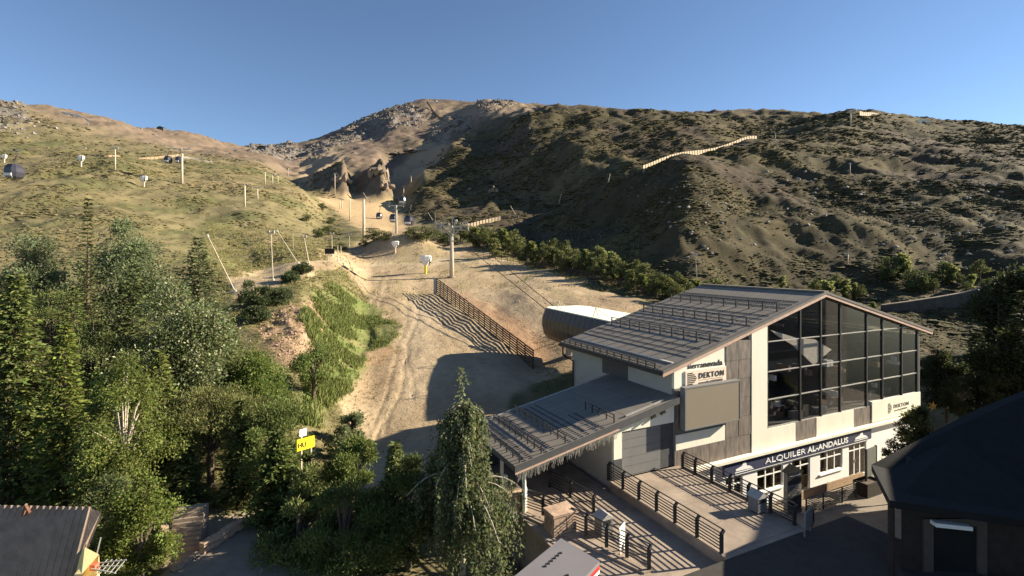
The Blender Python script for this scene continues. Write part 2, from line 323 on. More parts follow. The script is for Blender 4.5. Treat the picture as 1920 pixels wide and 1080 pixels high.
idx = np.arange(NL*NX).reshape(NL, NX)
Q = np.stack([idx[:-1,:-1], idx[:-1,1:], idx[1:,1:], idx[1:,:-1]], -1).reshape(-1, 4)
gm = bpy.data.materials.new('ground'); gm.use_nodes = True; n = gm.node_tree.nodes; l = gm.node_tree.links
p = n['Principled BSDF']; p.inputs['Roughness'].default_value = .95; p.inputs['Specular IOR Level'].default_value = .1
a = n.new('ShaderNodeAttribute'); a.attribute_name = 'tint'; tc = n.new('ShaderNodeTexCoord')
def nz_(sc, d=8, r=.7):
    q = n.new('ShaderNodeTexNoise'); q.inputs['Scale'].default_value = sc; q.inputs['Detail'].default_value = d; q.inputs['Roughness'].default_value = r
    l.new(tc.outputs['Object'], q.inputs['Vector']); return q
q1 = nz_(1.3); q2 = nz_(.35, 10, .75); q3 = nz_(6., 4)
mr = n.new('ShaderNodeMapRange'); mr.inputs[1].default_value = .3; mr.inputs[2].default_value = .7; mr.inputs[3].default_value = .72; mr.inputs[4].default_value = 1.28
ad = n.new('ShaderNodeMath'); ad.operation = 'ADD'; ml = n.new('ShaderNodeMath'); ml.operation = 'MULTIPLY'; ml.inputs[1].default_value = .5
l.new(q1.outputs[0], ad.inputs[0]); l.new(q2.outputs[0], ad.inputs[1]); l.new(ad.outputs[0], ml.inputs[0]); l.new(ml.outputs[0], mr.inputs[0])
mx_ = n.new('ShaderNodeMix'); mx_.data_type = 'RGBA'; mx_.blend_type = 'MULTIPLY'; mx_.inputs[0].default_value = 1
l.new(a.outputs['Color'], mx_.inputs[6]); l.new(mr.outputs[0], mx_.inputs[7]); l.new(mx_.outputs[2], p.inputs['Base Color'])
b = n.new('ShaderNodeBump'); b.inputs['Strength'].default_value = .7; b.inputs['Distance'].default_value = .25
l.new(q1.outputs[0], b.inputs['Height']); b2 = n.new('ShaderNodeBump'); b2.inputs['Strength'].default_value = .5; b2.inputs['Distance'].default_value = .05
l.new(q3.outputs[0], b2.inputs['Height']); l.new(b.outputs[0], b2.inputs['Normal']); l.new(b2.outputs[0], p.inputs['Normal'])
terr = link(bpy.data.objects.new('hillside_terrain', np_mesh('hillside_terrain', np.stack([XX, YY, ZZ], -1).reshape(-1, 3), Q, gm, col.reshape(-1, 3), True)))
tag(terr, kind='structure')
# ------------------------------------------------------------------ materials
WHITE = mat('white_render', (.80, .76, .63), .85, .07, .7, .2, 14, stretch=(1.6, 1.6, .35))
SHOPW = mat('shop_wall_paint', (.82, .81, .78), .85, .04, 1.5, .1, 20)
TAUPE = mat('stone_cladding', (.17, .14, .12), .7, .5, 1.6, .2, 8, stretch=(2.2, 2.2, .5))
ROOFM = mat('roof_metal', (.20, .172, .142), .8, .12, .8, .05, 30)
ROOFD = mat('roof_dark_metal', (.15, .132, .115), .8, .15, 1.5)
DARKM = mat('dark_metal', (.035, .033, .032), .5, .2, 5)
STEEL = mat('galvanised_steel', (.42, .40, .37), .5, .15, 4, metal=.3)
TRIM = mat('pale_wood_trim', (.50, .34, .26), .7, .2, 3)
GREY = mat('grey_panel', (.17, .168, .165), .6, .08, 2)
GREYD = mat('charcoal_panel', (.075, .075, .078), .6, .15, 2)
SCREEN = mat('display_face', (.235, .195, .145), .6, .03, 1)
PLATE = mat('sign_plate', (.82, .66, .52), .7, .04, 1)
INK = mat('sign_ink', (.02, .018, .017), .7, .1, 2)
INKS = mat('sign_ink_pale', (.22, .19, .16), .7, .1, 2)
NAVY = mat('banner_navy', (.045, .05, .10), .5, .1, 1)
LETTER = mat('letter_white', (.85, .85, .83), .5, .02, 2)
CONC = mat('concrete', (.29, .228, .178), .9, .28, .9, .3, 18)
CONCD = mat('concrete_worn', (.27, .225, .185), .9, .2, 1.5, .25, 18)
ASPH = mat('asphalt', (.05, .043, .037), .9, .2, 2, .3, 30)
PAVE = mat('plaza_paving', (.235, .195, .155), .9, .18, 1.4, .25, 20)
WOODB = mat('brown_wood', (.20, .13, .08), .75, .3, 4, stretch=(1, 1, 6))
CREAM = mat('cream_wall', (.78, .62, .30), .85, .05, 1.5)
YEL = mat('yellow_sign', (.78, .60, .02), .6, .05, 2)
POLE = mat('pale_pole', (.52, .44, .33), .7, .12, 2)
WOODP = mat('weathered_wood', (.26, .185, .12), .85, .25, 3, stretch=(3, 3, .6))
FENCED = mat('dark_fence_wood', (.085, .055, .038), .85, .25, 3)
BRIGHTW = mat('sun_bleached_wood', (.40, .31, .215), .85, .2, 2)
PADW = mat('white_padding', (.74, .72, .68), .7, .06, 3)
ROCK = mat('rock', (.26, .23, .20), .9, .35, .9, .6, 3)
ROCKR = mat('reddish_stone', (.40, .28, .20), .9, .3, 1.5, .5, 6)
TILE = mat('roof_tile_brown', (.235, .175, .14), .7, .25, 2, .2, 12)
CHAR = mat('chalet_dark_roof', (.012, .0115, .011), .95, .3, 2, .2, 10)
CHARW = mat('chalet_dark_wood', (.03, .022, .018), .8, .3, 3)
BARK = mat('bark', (.10, .075, .055), .95, .3, 4, .4, 12)
BARKP = mat('pale_bark', (.34, .29, .23), .9, .35, 4, .3, 12)
RED = mat('red_stripe', (.45, .03, .03), .5, .05, 2)
CABIN = mat('cabin_shell', (.035, .033, .045), .35, .1, 3, spec=.5)
def glass_mat(name, tint, rough=.04, mixf=.5):
    m = bpy.data.materials.new(name); m.use_nodes = True; n = m.node_tree.nodes; l = m.node_tree.links; n.clear()
    t = n.new('ShaderNodeBsdfTransparent'); t.inputs[0].default_value = (*tint, 1)
    g_ = n.new('ShaderNodeBsdfGlossy'); g_.inputs['Roughness'].default_value = rough; g_.inputs[0].default_value = (.9, .9, .9, 1)
    lw = n.new('ShaderNodeLayerWeight'); lw.inputs[0].default_value = .5; pw = n.new('ShaderNodeMath'); pw.operation = 'POWER'; pw.inputs[1].default_value = 5.; l.new(lw.outputs['Facing'], pw.inputs[0]); fr = n.new('ShaderNodeMath'); fr.operation = 'MULTIPLY_ADD'; fr.inputs[1].default_value = .9; fr.inputs[2].default_value = .045; l.new(pw.outputs[0], fr.inputs[0])
    x = n.new('ShaderNodeMixShader'); o = n.new('ShaderNodeOutputMaterial')
    l.new(fr.outputs[0], x.inputs[0]); l.new(t.outputs[0], x.inputs[1]); l.new(g_.outputs[0], x.inputs[2]); l.new(x.outputs[0], o.inputs[0])
    MATS[name] = m; return m
GLASS = glass_mat('tinted_glass', (.9, .91, .92))
SGLASS = glass_mat('shop_glass', (.7, .67, .6), .08)
_dg = None
def text(name, s, size, mat_, parent, loc, rot, extr=.02, bold=0, space=1.0, align='LEFT', width=None):
    cu = bpy.data.curves.new(name, 'FONT'); cu.body = s; cu.size = size; cu.extrude = extr; cu.offset = bold; cu.space_character = space
    cu.align_x = align; cu.resolution_u = 3
    o = bpy.data.objects.new(name, cu); C.objects.link(o); bpy.context.view_layer.update()
    me = bpy.data.meshes.new_from_object(o.evaluated_get(bpy.context.evaluated_depsgraph_get()))
    C.objects.unlink(o); bpy.data.objects.remove(o); me.materials.clear(); me.materials.append(mat_); me.name = name
    if width:
        v = np.zeros(len(me.vertices)*3, np.float32); me.vertices.foreach_get('co', v); v = v.reshape(-1, 3)
        v[:, 0] *= width / max(np.ptp(v[:, 0]), 1e-6); me.vertices.foreach_set('co', v.ravel())
    o = bpy.data.objects.new(name, me); o.location = loc; o.rotation_euler = rot
    return link(o, parent)

# ------------------------------------------------------------------ the lodge
lodge = empty('lodge_building', (LX, LY, 0), 'large ski lodge with glazed gable front, brown metal roof and pale and stone panels', 'building', LA)
def pb(name, m, *b, par=lodge):                               # a box part in the lodge frame: t0,t1,s0,s1,z0,z1
    return MB().box(*b).build(name, m, par)
EL, AP, ER_ = -1.06, 14.89, 29.8; ZE, ZA, ZR_ = 11.1, 15.49, 11.69
RB = 11.8; RF = -.12
def zroof(t): return ZE + (t-EL)*(ZA-ZE)/(AP-EL) if t < AP else ZA + (t-AP)*(ZR_-ZA)/(ER_-AP)
def zs(t): return zroof(t) - .40                              # soffit
def gable_piece(name, m, t0, t1, z0, s0=0., s1=.2, drop=0.):
    ts = [t0] + ([AP] if t0 < AP < t1 else []) + [t1]
    poly = [(t0, s0, z0), (t1, s0, z0)] + [(t, s0, zs(t)-drop) for t in reversed(ts)]
    return MB().prism(poly, (0, s1-s0, 0)).build(name, m, lodge)
# front: white and stone bays left of the glass
gable_piece('render_panel', WHITE, 0, 4.47, 9.9)
pb('grey_band', GREY, 0, 4.47, 0, .2, 4.8, 9.9)
pb('render_panel', WHITE, .12, 4.39, -.04, 0, 6.05, 7.0)
for i, z in enumerate(np.arange(4.82, 12.6, 1.28)):           # stone slabs of the narrow bay
    for t0, t1 in ((4.49, 5.68), (5.70, 6.91)):
        z1 = min(z+1.26, zs(t0)-.01); j = rng.uniform(-.012, .012)
        if z1 > z+.2: MB().hexa([(t0,-.03+j,z),(t1,-.03+j,z),(t1,.2,z),(t0,.2,z)], [(t0,-.03+j,z1),(t1,-.03+j,min(z1+.3*(z1<z+1.25),zs(t1)-.01)),(t1,.2,z1),(t0,.2,z1)]).build('stone_panel', TAUPE, lodge)
for t0, t1, z0, z1 in ((.02,1.5,4.82,6.03),(1.52,2.98,4.82,6.03),(3.0,4.47,4.82,6.03),(.02,.36,7.02,9.88),(11.53,12.7,4.82,6.18),(12.72,13.88,4.82,6.18),(18.5,19.7,4.82,6.18),(19.72,20.87,4.82,6.18)):
    MB().box(t0, t1, -.03, .2 if t0 > 5 else -.002, z0, z1).build('stone_panel', TAUPE, lodge)
gable_piece('backing_wall', GREYD, 4.47, 6.93, 4.8, .2, .35)
gable_piece('render_panel', WHITE, 6.93, 8.5, 4.8, -.06, .2)
pb('render_panel', WHITE, 8.5, 11.51, -.05, .2, 4.8, 6.15)
pb('render_panel', WHITE, 13.9, 18.48, -.05, .2, 4.8, 6.2)
pb('sign_panel', WHITE, 20.89, 28.0, -.09, .2, 4.85, 6.5)
pb('backing_wall', GREYD, 11.51, 13.9, .2, .3, 4.8, 6.2); pb('backing_wall', GREYD, 18.48, 20.89, .2, .3, 4.8, 6.2)
pb('ledge', WHITE, 0, 28.2, -.4, .2, 4.6, 4.78)
# glazing: mullions, transoms, one pane per bay and row, floors and furniture behind
MT = [8.52, 12.12, 14.5, 16.87, 20.31, 22.5, 25.32, 27.76]; TZ = [6.2, 8.15, 10.1, 12.2, 16]
for i in range(7):
    for j in range(4):
        t0, t1, z0, z1 = MT[i]+.05, MT[i+1]-.05, TZ[j]+.04, TZ[j+1]-.04
        a, b_ = min(z1, zs(t0)-.1), min(z1, zs(t1)-.1)
        if max(a, b_) < z0+.15: continue
        a = max(a, z0+.02); b_ = max(b_, z0+.02)
        poly = [(t0,.06,z0),(t1,.06,z0),(t1,.06,b_)] + ([(AP,.06,min(z1,zs(AP)-.1))] if t0 < AP < t1 else []) + [(t0,.06,a)]
        MB().prism(poly, (0,.012,0)).build('glass_pane', GLASS, lodge)
for i, t in enumerate(MT):
    w_ = .06 if i not in (0, 7) else .1
    MB().box(t-w_, t+w_, -.03, .14, 6.2, zs(t)-.03).build('mullion', DARKM, lodge)
for j, z in enumerate(TZ[:4]):
    for i in range(7):
        t0, t1 = MT[i]+.06, MT[i+1]-.06
        if z < max(zs(t0), zs(t1))-.2: MB().box(t0, t1, 0, .13, z-.03, z+.03).build('transom', STEEL, lodge)
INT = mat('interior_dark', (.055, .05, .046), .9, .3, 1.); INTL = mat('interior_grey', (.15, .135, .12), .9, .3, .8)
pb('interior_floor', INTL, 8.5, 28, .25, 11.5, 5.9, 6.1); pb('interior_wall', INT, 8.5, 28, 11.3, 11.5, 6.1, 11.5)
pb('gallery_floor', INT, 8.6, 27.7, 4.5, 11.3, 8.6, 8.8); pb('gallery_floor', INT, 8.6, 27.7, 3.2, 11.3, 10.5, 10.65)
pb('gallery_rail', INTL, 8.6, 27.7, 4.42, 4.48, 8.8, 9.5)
gable_piece('interior_partition', INTL, 8.3, 8.5, 6.1, .25, 11.3)
r2 = random.Random(4)
for k in range(26):
    t = r2.uniform(9, 27.2); s = r2.choice([.6, 1.2, 2.0, 3.0]); h = r2.uniform(.4, 1.1)
    pb('display_shelf' if k % 2 else 'shop_counter', r2.choice([INTL, WOODB, GREY, INT]), t, t+r2.uniform(.5, 1.6), s, s+.4, 6.1, 6.1+h)
for k in range(22):
    t = r2.uniform(9, 27.4); z = r2.choice([6.9, 7.2, 8.8, 8.9, 9.6])
    MB().box(t, t+.28, .5+r2.random(), .8+1, z, z+r2.uniform(.25, .5)).build('boot_box', r2.choice([PADW, PADW, INTL, WOODB]), lodge)
for k in range(9):
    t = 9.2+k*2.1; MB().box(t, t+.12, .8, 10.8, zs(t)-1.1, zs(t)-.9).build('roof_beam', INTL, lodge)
hp = MB().prism([(9.6,.5,12.9),(12.4,.5,12.15),(14.5,.5,11.9),(16.6,.5,10.95),(14.4,.5,9.95),(12.1,.5,11.6),(10.6,.5,12.3)], (0,.08,0))  # kite panel added behind the glass to stand in for a sunlit reflection
hp.build('reflection_panel', mat('reflection_tone', (.80, .68, .54), .8, .25, 2, .2, 9, stretch=(1, 1, 5)), lodge)
# other walls, shop floor
pb('side_wall', mat('side_wall_grey', (.40, .375, .33), .85, .08, 1), -.0, .2, .2, 11.6, 0, 11.5)
pb('side_window', GREYD, -.05, -.002, 4.47, 7.39, 9.45, 10.9)
pb('rear_wall', WHITE, .2, 28, 11.5, 11.7, 0, 11.5); 
MB().prism([(.2,11.55,11.5),(28,11.55,11.5),(28,11.55,zs(28)),(AP,11.55,zs(AP)),(.2,11.55,zs(.2))], (0,.14,0)).build('rear_gable', WHITE, lodge)
pb('side_wall', GREYD, 27.82, 28.02, .2, 11.5, 0, 11.4)
pb('corner_pier', GREYD, 27.86, 28.05, -.02, .2, 6.5, 11.3)
def wall_with_openings(name, m, t0, t1, z0, z1, ops, s0, s1):
    mb = MB(); x = t0
    for (a, b_, c, d) in ops:
        mb.box(x, a, s0, s1, z0, z1)
        if c > z0+.01: mb.box(a, b_, s0, s1, z0, c)
        mb.box(a, b_, s0, s1, d, z1); x = b_
    mb.box(x, t1, s0, s1, z0, z1); return mb.build(name, m, lodge)
ops = [(4.4,6.1,1.02,3.45),(7.45,10.2,1.9,3.45),(11.1,13.2,1.02,3.45),(14.3,17.1,1.9,3.5),(17.85,20.2,1.02,3.5)]
wall_with_openings('shop_wall', SHOPW, 0, 28, 0, 4.6, ops, -.02, .22)
pb('interior_wall', mat('shop_inside', (.12,.10,.08), .9, .2, 1), 3, 28, 2.4, 2.5, 0, 4.6)
for (a, b_, c, d) in ops:
    door = c < 1.5
    fr = MB().box(a, b_, .03, .11, d-.07, d).box(a, a+.07, .03, .11, c, d-.07).box(b_-.07, b_, .03, .11, c, d-.07)
    if not door: fr.box(a+.07, b_-.07, .03, .11, c, c+.07)
    ob = fr.build('shop_door' if door else 'shop_window', SHOPW, lodge)
    n_ = 2 if b_-a < 2.2 else 3; tw = (b_-a-.14)/n_
    for k in range(n_):
        x0 = a+.07+k*tw; mb = MB().box(x0+.05, x0+tw-.05, .06, .07, c+.1, d-.55); mb.build('pane', SGLASS, ob)
        MB().box(x0+.05, x0+tw-.05, .06, .07, d-.48, d-.1).build('pane', SGLASS, ob)
        MB().box(x0, x0+.05, .02, .12, c+.07, d-.07).box(x0+tw-.05, x0+tw, .02, .12, c+.07, d-.07).box(x0+.05, x0+tw-.05, .02, .12, d-.55, d-.48).build('frame', SHOPW, ob)
    if not door: MB().box(a-.08, b_+.08, -.14, -.022, c-.08, c).build('sill', SHOPW, ob)
    if k >= 1: MB().box(b_-.85, b_-.2, .3, .36, c+.1, d-.2).build('curtain', mat('curtain_tan', (.42, .36, .27), .9, .2, 5), ob)
    if door: MB().tube([(a+.9,-.0,c+1),(a+.9,-.0,c+1.25)], .02, 6).build('handle', STEEL, ob)
bn = pb('shop_banner', NAVY, 4.17, 20.57, -.2, -.022, 3.68, 4.45)
pb('banner_frame', SHOPW, 4.07, 20.67, -.18, -.022, 3.60, 3.678); 
fz = (R(90), 0, 0)
text('banner_lettering', 'ALQUILER', .56, LETTER, lodge, (8.05, -.215, 3.86), fz, .012, .0, 1.0, width=4.35)
text('banner_lettering', 'AL-ANDALUS', .58, LETTER, lodge, (12.6, -.215, 3.86), fz, .012, .013, 1.0, width=4.9)
def boot(t0, z0, k):
    P = [(0,.08),(.0,.22),(.35,.30),(.62,.36),(.9,.62),(1.12,.62),(1.25,.30),(1.55,.26),(1.85,.12),(1.85,.04)]
    MB().prism([(t0+x*k, -.2, z0+y*k+.06) for x, y in P], (0,-.016,0)).build('boot_emblem', LETTER, lodge)
    MB().box(t0-.1*k, t0+2*k, -.216, -.2, z0, z0+.05).build('boot_emblem', LETTER, lodge)
boot(5.2, 3.76, .85); boot(18.4, 3.78, .85)
# name plate and lettering on the white bay
pb('name_plate', PLATE, .88, 4.47, -.07, -.002, 9.85, 10.92)
text('lettering', 'sierra', .5, INK, lodge, (1.1, -.012, 11.03), fz, .008, .004, width=1.32)
text('lettering', 'nevada', .5, INK, lodge, (2.46, -.012, 11.03), fz, .008, .014, width=1.72)
text('lettering', 'DEKTON', .50, INK, lodge, (2.0, -.085, 10.36), fz, .012, .004, 1.25, width=2.2)
text('lettering', 'powered by COSENTINO', .2, INKS, lodge, (2.02, -.083, 10.02), fz, .01, 0, width=2.1)
pb('rule_line', INKS, 2.02, 4.15, -.085, -.07, 10.24, 10.26)
for k in range(7): pb('emblem_bar', INK, 1.05, 1.05+(.45, .62, .72, .78, .72, .62, .45)[k], -.085, -.07, 10.72-k*.115, 10.78-k*.115)
text('lettering', 'DEKTON', .42, INK, lodge, (23.9, -.1, 5.62), fz, .01, 0, 1.3, width=2.2)
text('lettering', 'powered by COSENTINO', .16, INKS, lodge, (24.0, -.1, 5.36), fz, .008, 0, width=1.9)
for k in range(7): pb('emblem_bar', INK, 23.1, 23.1+(.3, .42, .5, .54, .5, .42, .3)[k], -.105, -.09, 6.02-k*.12, 6.08-k*.12)
# blank display screen
sc_ = pb('display_screen', SCREEN, .4, 5.08, -.6, -.46, 7.5, 9.97)
MB().box(.3,.4,-.62,-.2,7.42,10.05).box(5.08,5.16,-.62,-.2,7.42,10.05).box(.4,5.08,-.62,-.2,9.97,10.05).box(.4,5.08,-.62,-.2,7.42,7.5).box(.4,5.08,-.46,-.2,7.5,9.97).build('screen_housing', GREY, sc_)
for t in (1., 2.7, 4.4): MB().box(t, t+.15, -.2, -.032, 7.9, 9.6).build('bracket', DARKM, sc_)
# roof: two slabs, fascia, panels, snow guards
def slab(name, m, t0, t1, s0, s1, th=.22, dz=0): 
    a, b_ = zroof(t0)+dz, zroof(t1)+dz
    return MB().hexa([(t0,s0,a-th),(t1,s0,b_-th),(t1,s1,b_-th),(t0,s1,a-th)], [(t0,s0,a),(t1,s0,b_),(t1,s1,b_),(t0,s1,a)]).build(name, m, lodge)
slab('roof', ROOFD, EL, AP, RF, RB); slab('roof', ROOFM, AP, ER_, RF, RB)
for t0, t1 in ((EL, AP), (AP, ER_)):
    a, b_ = zroof(t0), zroof(t1)
    MB().hexa([(t0,RF-.06,a-.34),(t1,RF-.06,b_-.34),(t1,RF-.002,b_-.34),(t0,RF-.002,a-.34)], [(t0,RF-.06,a-.12),(t1,RF-.06,b_-.12),(t1,RF-.002,b_-.12),(t0,RF-.002,a-.12)]).build('barge_board', TRIM, lodge)
    MB().hexa([(t0,RF-.09,a-.12),(t1,RF-.09,b_-.12),(t1,RF+.2,b_-.12),(t0,RF+.2,a-.12)], [(t0,RF-.09,a+.06),(t1,RF-.09,b_+.06),(t1,RF+.2,b_+.06),(t0,RF+.2,a+.06)]).build('verge_flashing', ROOFD, lodge)
pb('ridge_cap', ROOFD, AP-.3, AP+.3, RF-.05, RB, ZA-.03, ZA+.1)
MB().tube([(EL-.1,11.2,ZE-.2),(EL-.1,11.2,ZE-.9),(-.12,11.3,9.6),(-.12,11.3,5.)], .07, 6).build('drainpipe', DARKM, lodge)
pb('gutter', DARKM, EL-.16, EL-.01, RF, RB, ZE-.24, ZE-.06)
rows = [EL+.03, 1.2, 4.1, 7.1, 10.1, AP-.32]; sw = (RB-RF-.2)/8
kx = (ZA-ZE)/(AP-EL)
for i in range(5):
    for j in range(8):
        t0, t1 = rows[i], rows[i+1]-.03; s0 = RF+.22+j*sw; s1 = s0+sw-.05
        dz0 = .012; dz1 = .05 if i < 4 else .02
        a, b_ = zroof(t0), zroof(t1)
        MB().hexa([(t0,s0,a+.002),(t1,s0,b_+.002),(t1,s1,b_+.002),(t0,s1,a+.002)], [(t0,s0,a+dz1+.02),(t1,s0,b_+dz0+.02),(t1,s1,b_+dz0+.02),(t0,s1,a+dz1+.02)]).build('roof_panel', ROOFM, lodge)
    MB_ = MB()
for (tg, n_, h_) in ((-1.2, 13, .42), (3.5, 9, .62), (6.95, 9, .62), (10.1, 9, .62)):
    z = zroof(tg)+.05; L0, L1 = RF+.5, RB-.9
    rl = MB()
    for q in (1.0, .55) if h_ < .5 else (1.0,): rl.bar((tg, L0, z+h_*q), (tg, L1, z+h_*q), .05)
    g_ = rl.build('snow_guard', DARKM, lodge)
    for k in range(n_+1):
        s = L0+(L1-L0)*k/n_
        MB().bar((tg, s, z-.03), (tg, s, z+h_+.03), .09, .07).bar((tg+.6, s, z+.6*kx), (tg, s, z+h_*.7), .045).build('guard_post', DARKM, g_)
sst = MB()
for tg in (-.2, 1.75, 2.55, 4.5, 5.2, 5.9, 7.7, 8.4, 9.1, 10.9, 11.6, 12.3):
    for k in range(52):
        s = RF+.4+k*(RB-RF-.6)/52; z = zroof(tg)+.05; sst.bar((tg, s, z), (tg, s+.14, z), .07, .08)
tag(sst.build('snow_stops', DARKM, lodge), kind='stuff')
# ------------------------------------------------------------------ lower wing left of the lodge (own building)
wing = empty('entrance_canopy', (LX, LY, 0), 'low lean-to wing with metal roof, icicle lights along its eave and a grey garage door', 'building', LA)
def zw(t): return 9.49+.198*(t-.04)
def wslab(name, m, t0, t1, s0, s1, d0, d1, par=wing):
    a, b_ = zw(t0), zw(t1)
    return MB().hexa([(t0,s0,a+d0),(t1,s0,b_+d0),(t1,s1,b_+d0),(t0,s1,a+d0)], [(t0,s0,a+d1),(t1,s0,b_+d1),(t1,s1,b_+d1),(t0,s1,a+d1)]).build(name, m, par)
wslab('roof', ROOFD, -11.3, -.02, -.45, 6.4, -.22, 0)
wslab('eave_board', GREYD, -11.3, -.05, -.53, -.452, -.34, .04); wslab('eave_board', TRIM, -11.3, -4.7, -.57, -.532, -.36, -.27)
wslab('gutter', STEEL, -3.9, -1.0, -.2, -.1, .05, .14)
wslab('roof_edging', STEEL, -11.3, -.02, 6.402, 6.5, -.1, .08)
for i in range(6):
    for j in range(9):
        t0 = -11.26+i*1.87; s0 = -.42+j*.755
        wslab('roof_panel', ROOFM, t0, t0+1.84, s0, s0+.73, .003, .03)
for tg in (-10.9, -9.6, -8.1, -4.8):
    z = zw(tg)+.03; g_ = MB().bar((tg,-.25,z+.45),(tg,2.3 if tg > -6 else 5.8,z+.45),.04).bar((tg,-.25,z+.25),(tg,2.3 if tg > -6 else 5.8,z+.25),.03).build('snow_guard', DARKM, wing)
    for k in range(5 if tg > -6 else 9): MB().bar((tg,-.25+k*.72*(1 if tg > -6 else 1.08),z-.02),(tg,-.25+k*.72*(1 if tg > -6 else 1.08),z+.48),.06).build('guard_post', DARKM, g_)
ss_ = MB()
for tg in (-10.6, -10.2, -9.3, -8.9, -7.8, -7.4, -7.0, -6.6, -6.0, -5.6):
    for k in range(14 if tg > -6.5 else 28): s = -.35+k*.23; z = zw(tg)+.03; ss_.bar((tg,s,z),(tg,s+.1,z),.09,.06)
tag(ss_.build('snow_stops', DARKM, wing), kind='stuff')
def wpoly(name, m, pts, s0, d): return MB().prism([(t, s0, z) for t, z in pts], (0, d, 0)).build(name, m, wing)
wpoly('front_wall', WHITE, [(-4.64,5.12),(-4.06,5.12),(-4.06,7.85),(-.03,7.85),(-.03,zw(-.03)-.24),(-4.64,zw(-4.64)-.24)], -.02, .2)
pb('plinth', GREYD, -4.66, -4.06, -.05, -.022, 5.12, 6.3, par=wing)
gd = pb('garage_door', GREY, -4.06, -1.06, .06, .14, 5.12, 7.85, par=wing)
for k in range(5): MB().box(-4.02, -1.1, .045, .058, 5.2+k*.53, 5.2+k*.53+.5).build('door_panel', GREY, gd)
pb('side_door', GREYD, -1.04, -.03, .08, .14, 5.12, 7.85, par=wing)
pb('side_wall', mat('canopy_wall', (.5,.48,.44), .85, .08, 1), -4.64, -4.44, .18, 6.2, 4.2, 8.4, par=wing)
pb('rear_wall', GREYD, -11.1, -.05, 6.2, 6.35, 2, 6.9, par=wing)
wpoly('rear_gable', GREYD, [(-11.1,6.9),(-.05,6.9),(-.05,zw(-.05)-.23),(-11.9,zw(-11.1)-.23)], 6.2, .15)
for t, s in ((-10.6,-.2),(-10.6,2.6),(-10.6,5.8)): MB().tube([(t,s,4.2),(t,s,zw(t)-.25)], .11, 8).build('post', WHITE, wing)
ic = MB(); r3 = random.Random(2)
for k in range(170):
    t = -11.2+k*(6.5/170); L = r3.uniform(.12, .55); x = r3.uniform(-.05, .05); z = zw(t)-.33
    ic.bar((t,-.55,z),(t+x,-.55+x,z-L),.015)
ic.bar((-11.2,-.55,zw(-11.2)-.33),(-4.6,-.55,zw(-4.6)-.33),.03)
tag(ic.build('icicle_lights', mat('dim_plastic', (.36,.34,.30), .6, .2, 5), wing), kind='stuff')
for t in (-2.1, -1.35): MB().bar((t,-.3,zw(t)-.62),(t+.35,-.3,zw(t)-.5),.12).build('bracket_lamp', DARKM, wing)
# ------------------------------------------------------------------ walkways and plaza (setting)
def struct(name, mb, m): return tag(mb.build(name, m), kind='structure')
def lbox(t0, t1, s0, s1, z0, z1, mb=None):
    mb = mb or MB(); b = [(t0,s0),(t1,s0),(t1,s1),(t0,s1)]
    return mb.hexa([W(a, b_, z0) for a, b_ in b], [W(a, b_, z1) for a, b_ in b])
struct('upper_walkway', lbox(-4.95, .35, -8.3, 0, 0, 5.08), CONC); struct('terrace', lbox(-14, 3.5, -22, -8.302, 0, 5.06), ASPH)
struct('walkway_kerb', lbox(.352, .55, -8.2, -.42, 0, 5.2), CONCD)
struct('lower_walkway', lbox(-10.9, -4.952, -8.3, 6.1, 0, 4.62), CONC)
struct('walkway_parapet', lbox(-11.2, -10.902, -.2, 6, 0, 4.9), CONCD)
struct('walkway_edge', MB().hexa([W(-10.902,-.2,0),W(-10.5,-.2,0),W(-8.0,-7,0),W(-8.4,-7,0)],[W(-10.902,-.2,4.7),W(-10.5,-.2,4.7),W(-8.0,-7,4.7),W(-8.4,-7,4.7)]), CONC)
struct('plaza_pavement', lbox(.552, 46, -24, -.022, 0, .98), PAVE)
# kinds of street furniture along the walkways
def railing(pts, h, label, wires=5, group=None, m=DARKM, bent=True, name='railing'):
    p0 = np.array(pts[0]); root = empty(name, p0, label, 'railing', 0, group)
    q = [np.array(p)-p0 for p in pts]
    d0 = q[-1]-q[0]; d0 = d0/np.linalg.norm(d0[:2]); nrm = np.array([-d0[1], d0[0], 0])
    for p in q:
        mb = MB()
        if bent: mb.bar(p, p+(0,0,h*.86), .10, .15).bar(p+(0,0,h*.84), p+(0,0,h)+nrm*.16, .10, .13)
        else: mb.bar(p, p+(0,0,h), .07)
        mb.build('post', m, root)
    off = nrm*.14 if bent else 0
    for i in range(len(q)-1): MB().tube([q[i]+(0,0,h)+off, q[i+1]+(0,0,h)+off], .03, 6).build('handrail', m, root)
    wm = MB()
    for k in range(wires):
        z = h*(.14+.72*k/max(1, wires-1))
        for i in range(len(q)-1): wm.tube([q[i]+(0,0,z), q[i+1]+(0,0,z)], .028, 5)
    wm.build('wires', DARKM, root); return root
def wl(t, s, z): return W(t, s, z)
railing([wl(-4.85, s, 5.08) for s in (.25, -1.1, -2.45, -3.8, -5.1, -6.5, -7.9)], 1.0, 'cable railing with bent dark posts on the left edge of the sunlit upper walkway', 6)
railing([wl(.2, s, 5.08) for s in (-.5, -1.5, -2.75, -4.0, -5.2, -6.5, -7.8)], 1.0, 'cable railing on the right edge of the upper walkway before the shop front', 6)
railing([wl(-10.45, .1, 4.7), wl(-9.9, -.95, 4.7), wl(-9.5, -1.9, 4.7)], 1.0, 'short cable railing between the stone pillars at the lower walkway', 6)
railing([wl(-9.35, -2.75, 4.7), wl(-9.0, -3.55, 4.7), wl(-8.68, -4.75, 4.7), wl(-8.35, -5.8, 4.7), wl(-8.05, -6.9, 4.7)], 1.0, 'cable railing running down the outer edge of the lower walkway', 6)
railing([wl(-4.0, .25, 5.08), wl(-2.9, .9, 5.08)], .8, 'low dark handrail in front of the garage door', 3, bent=False)
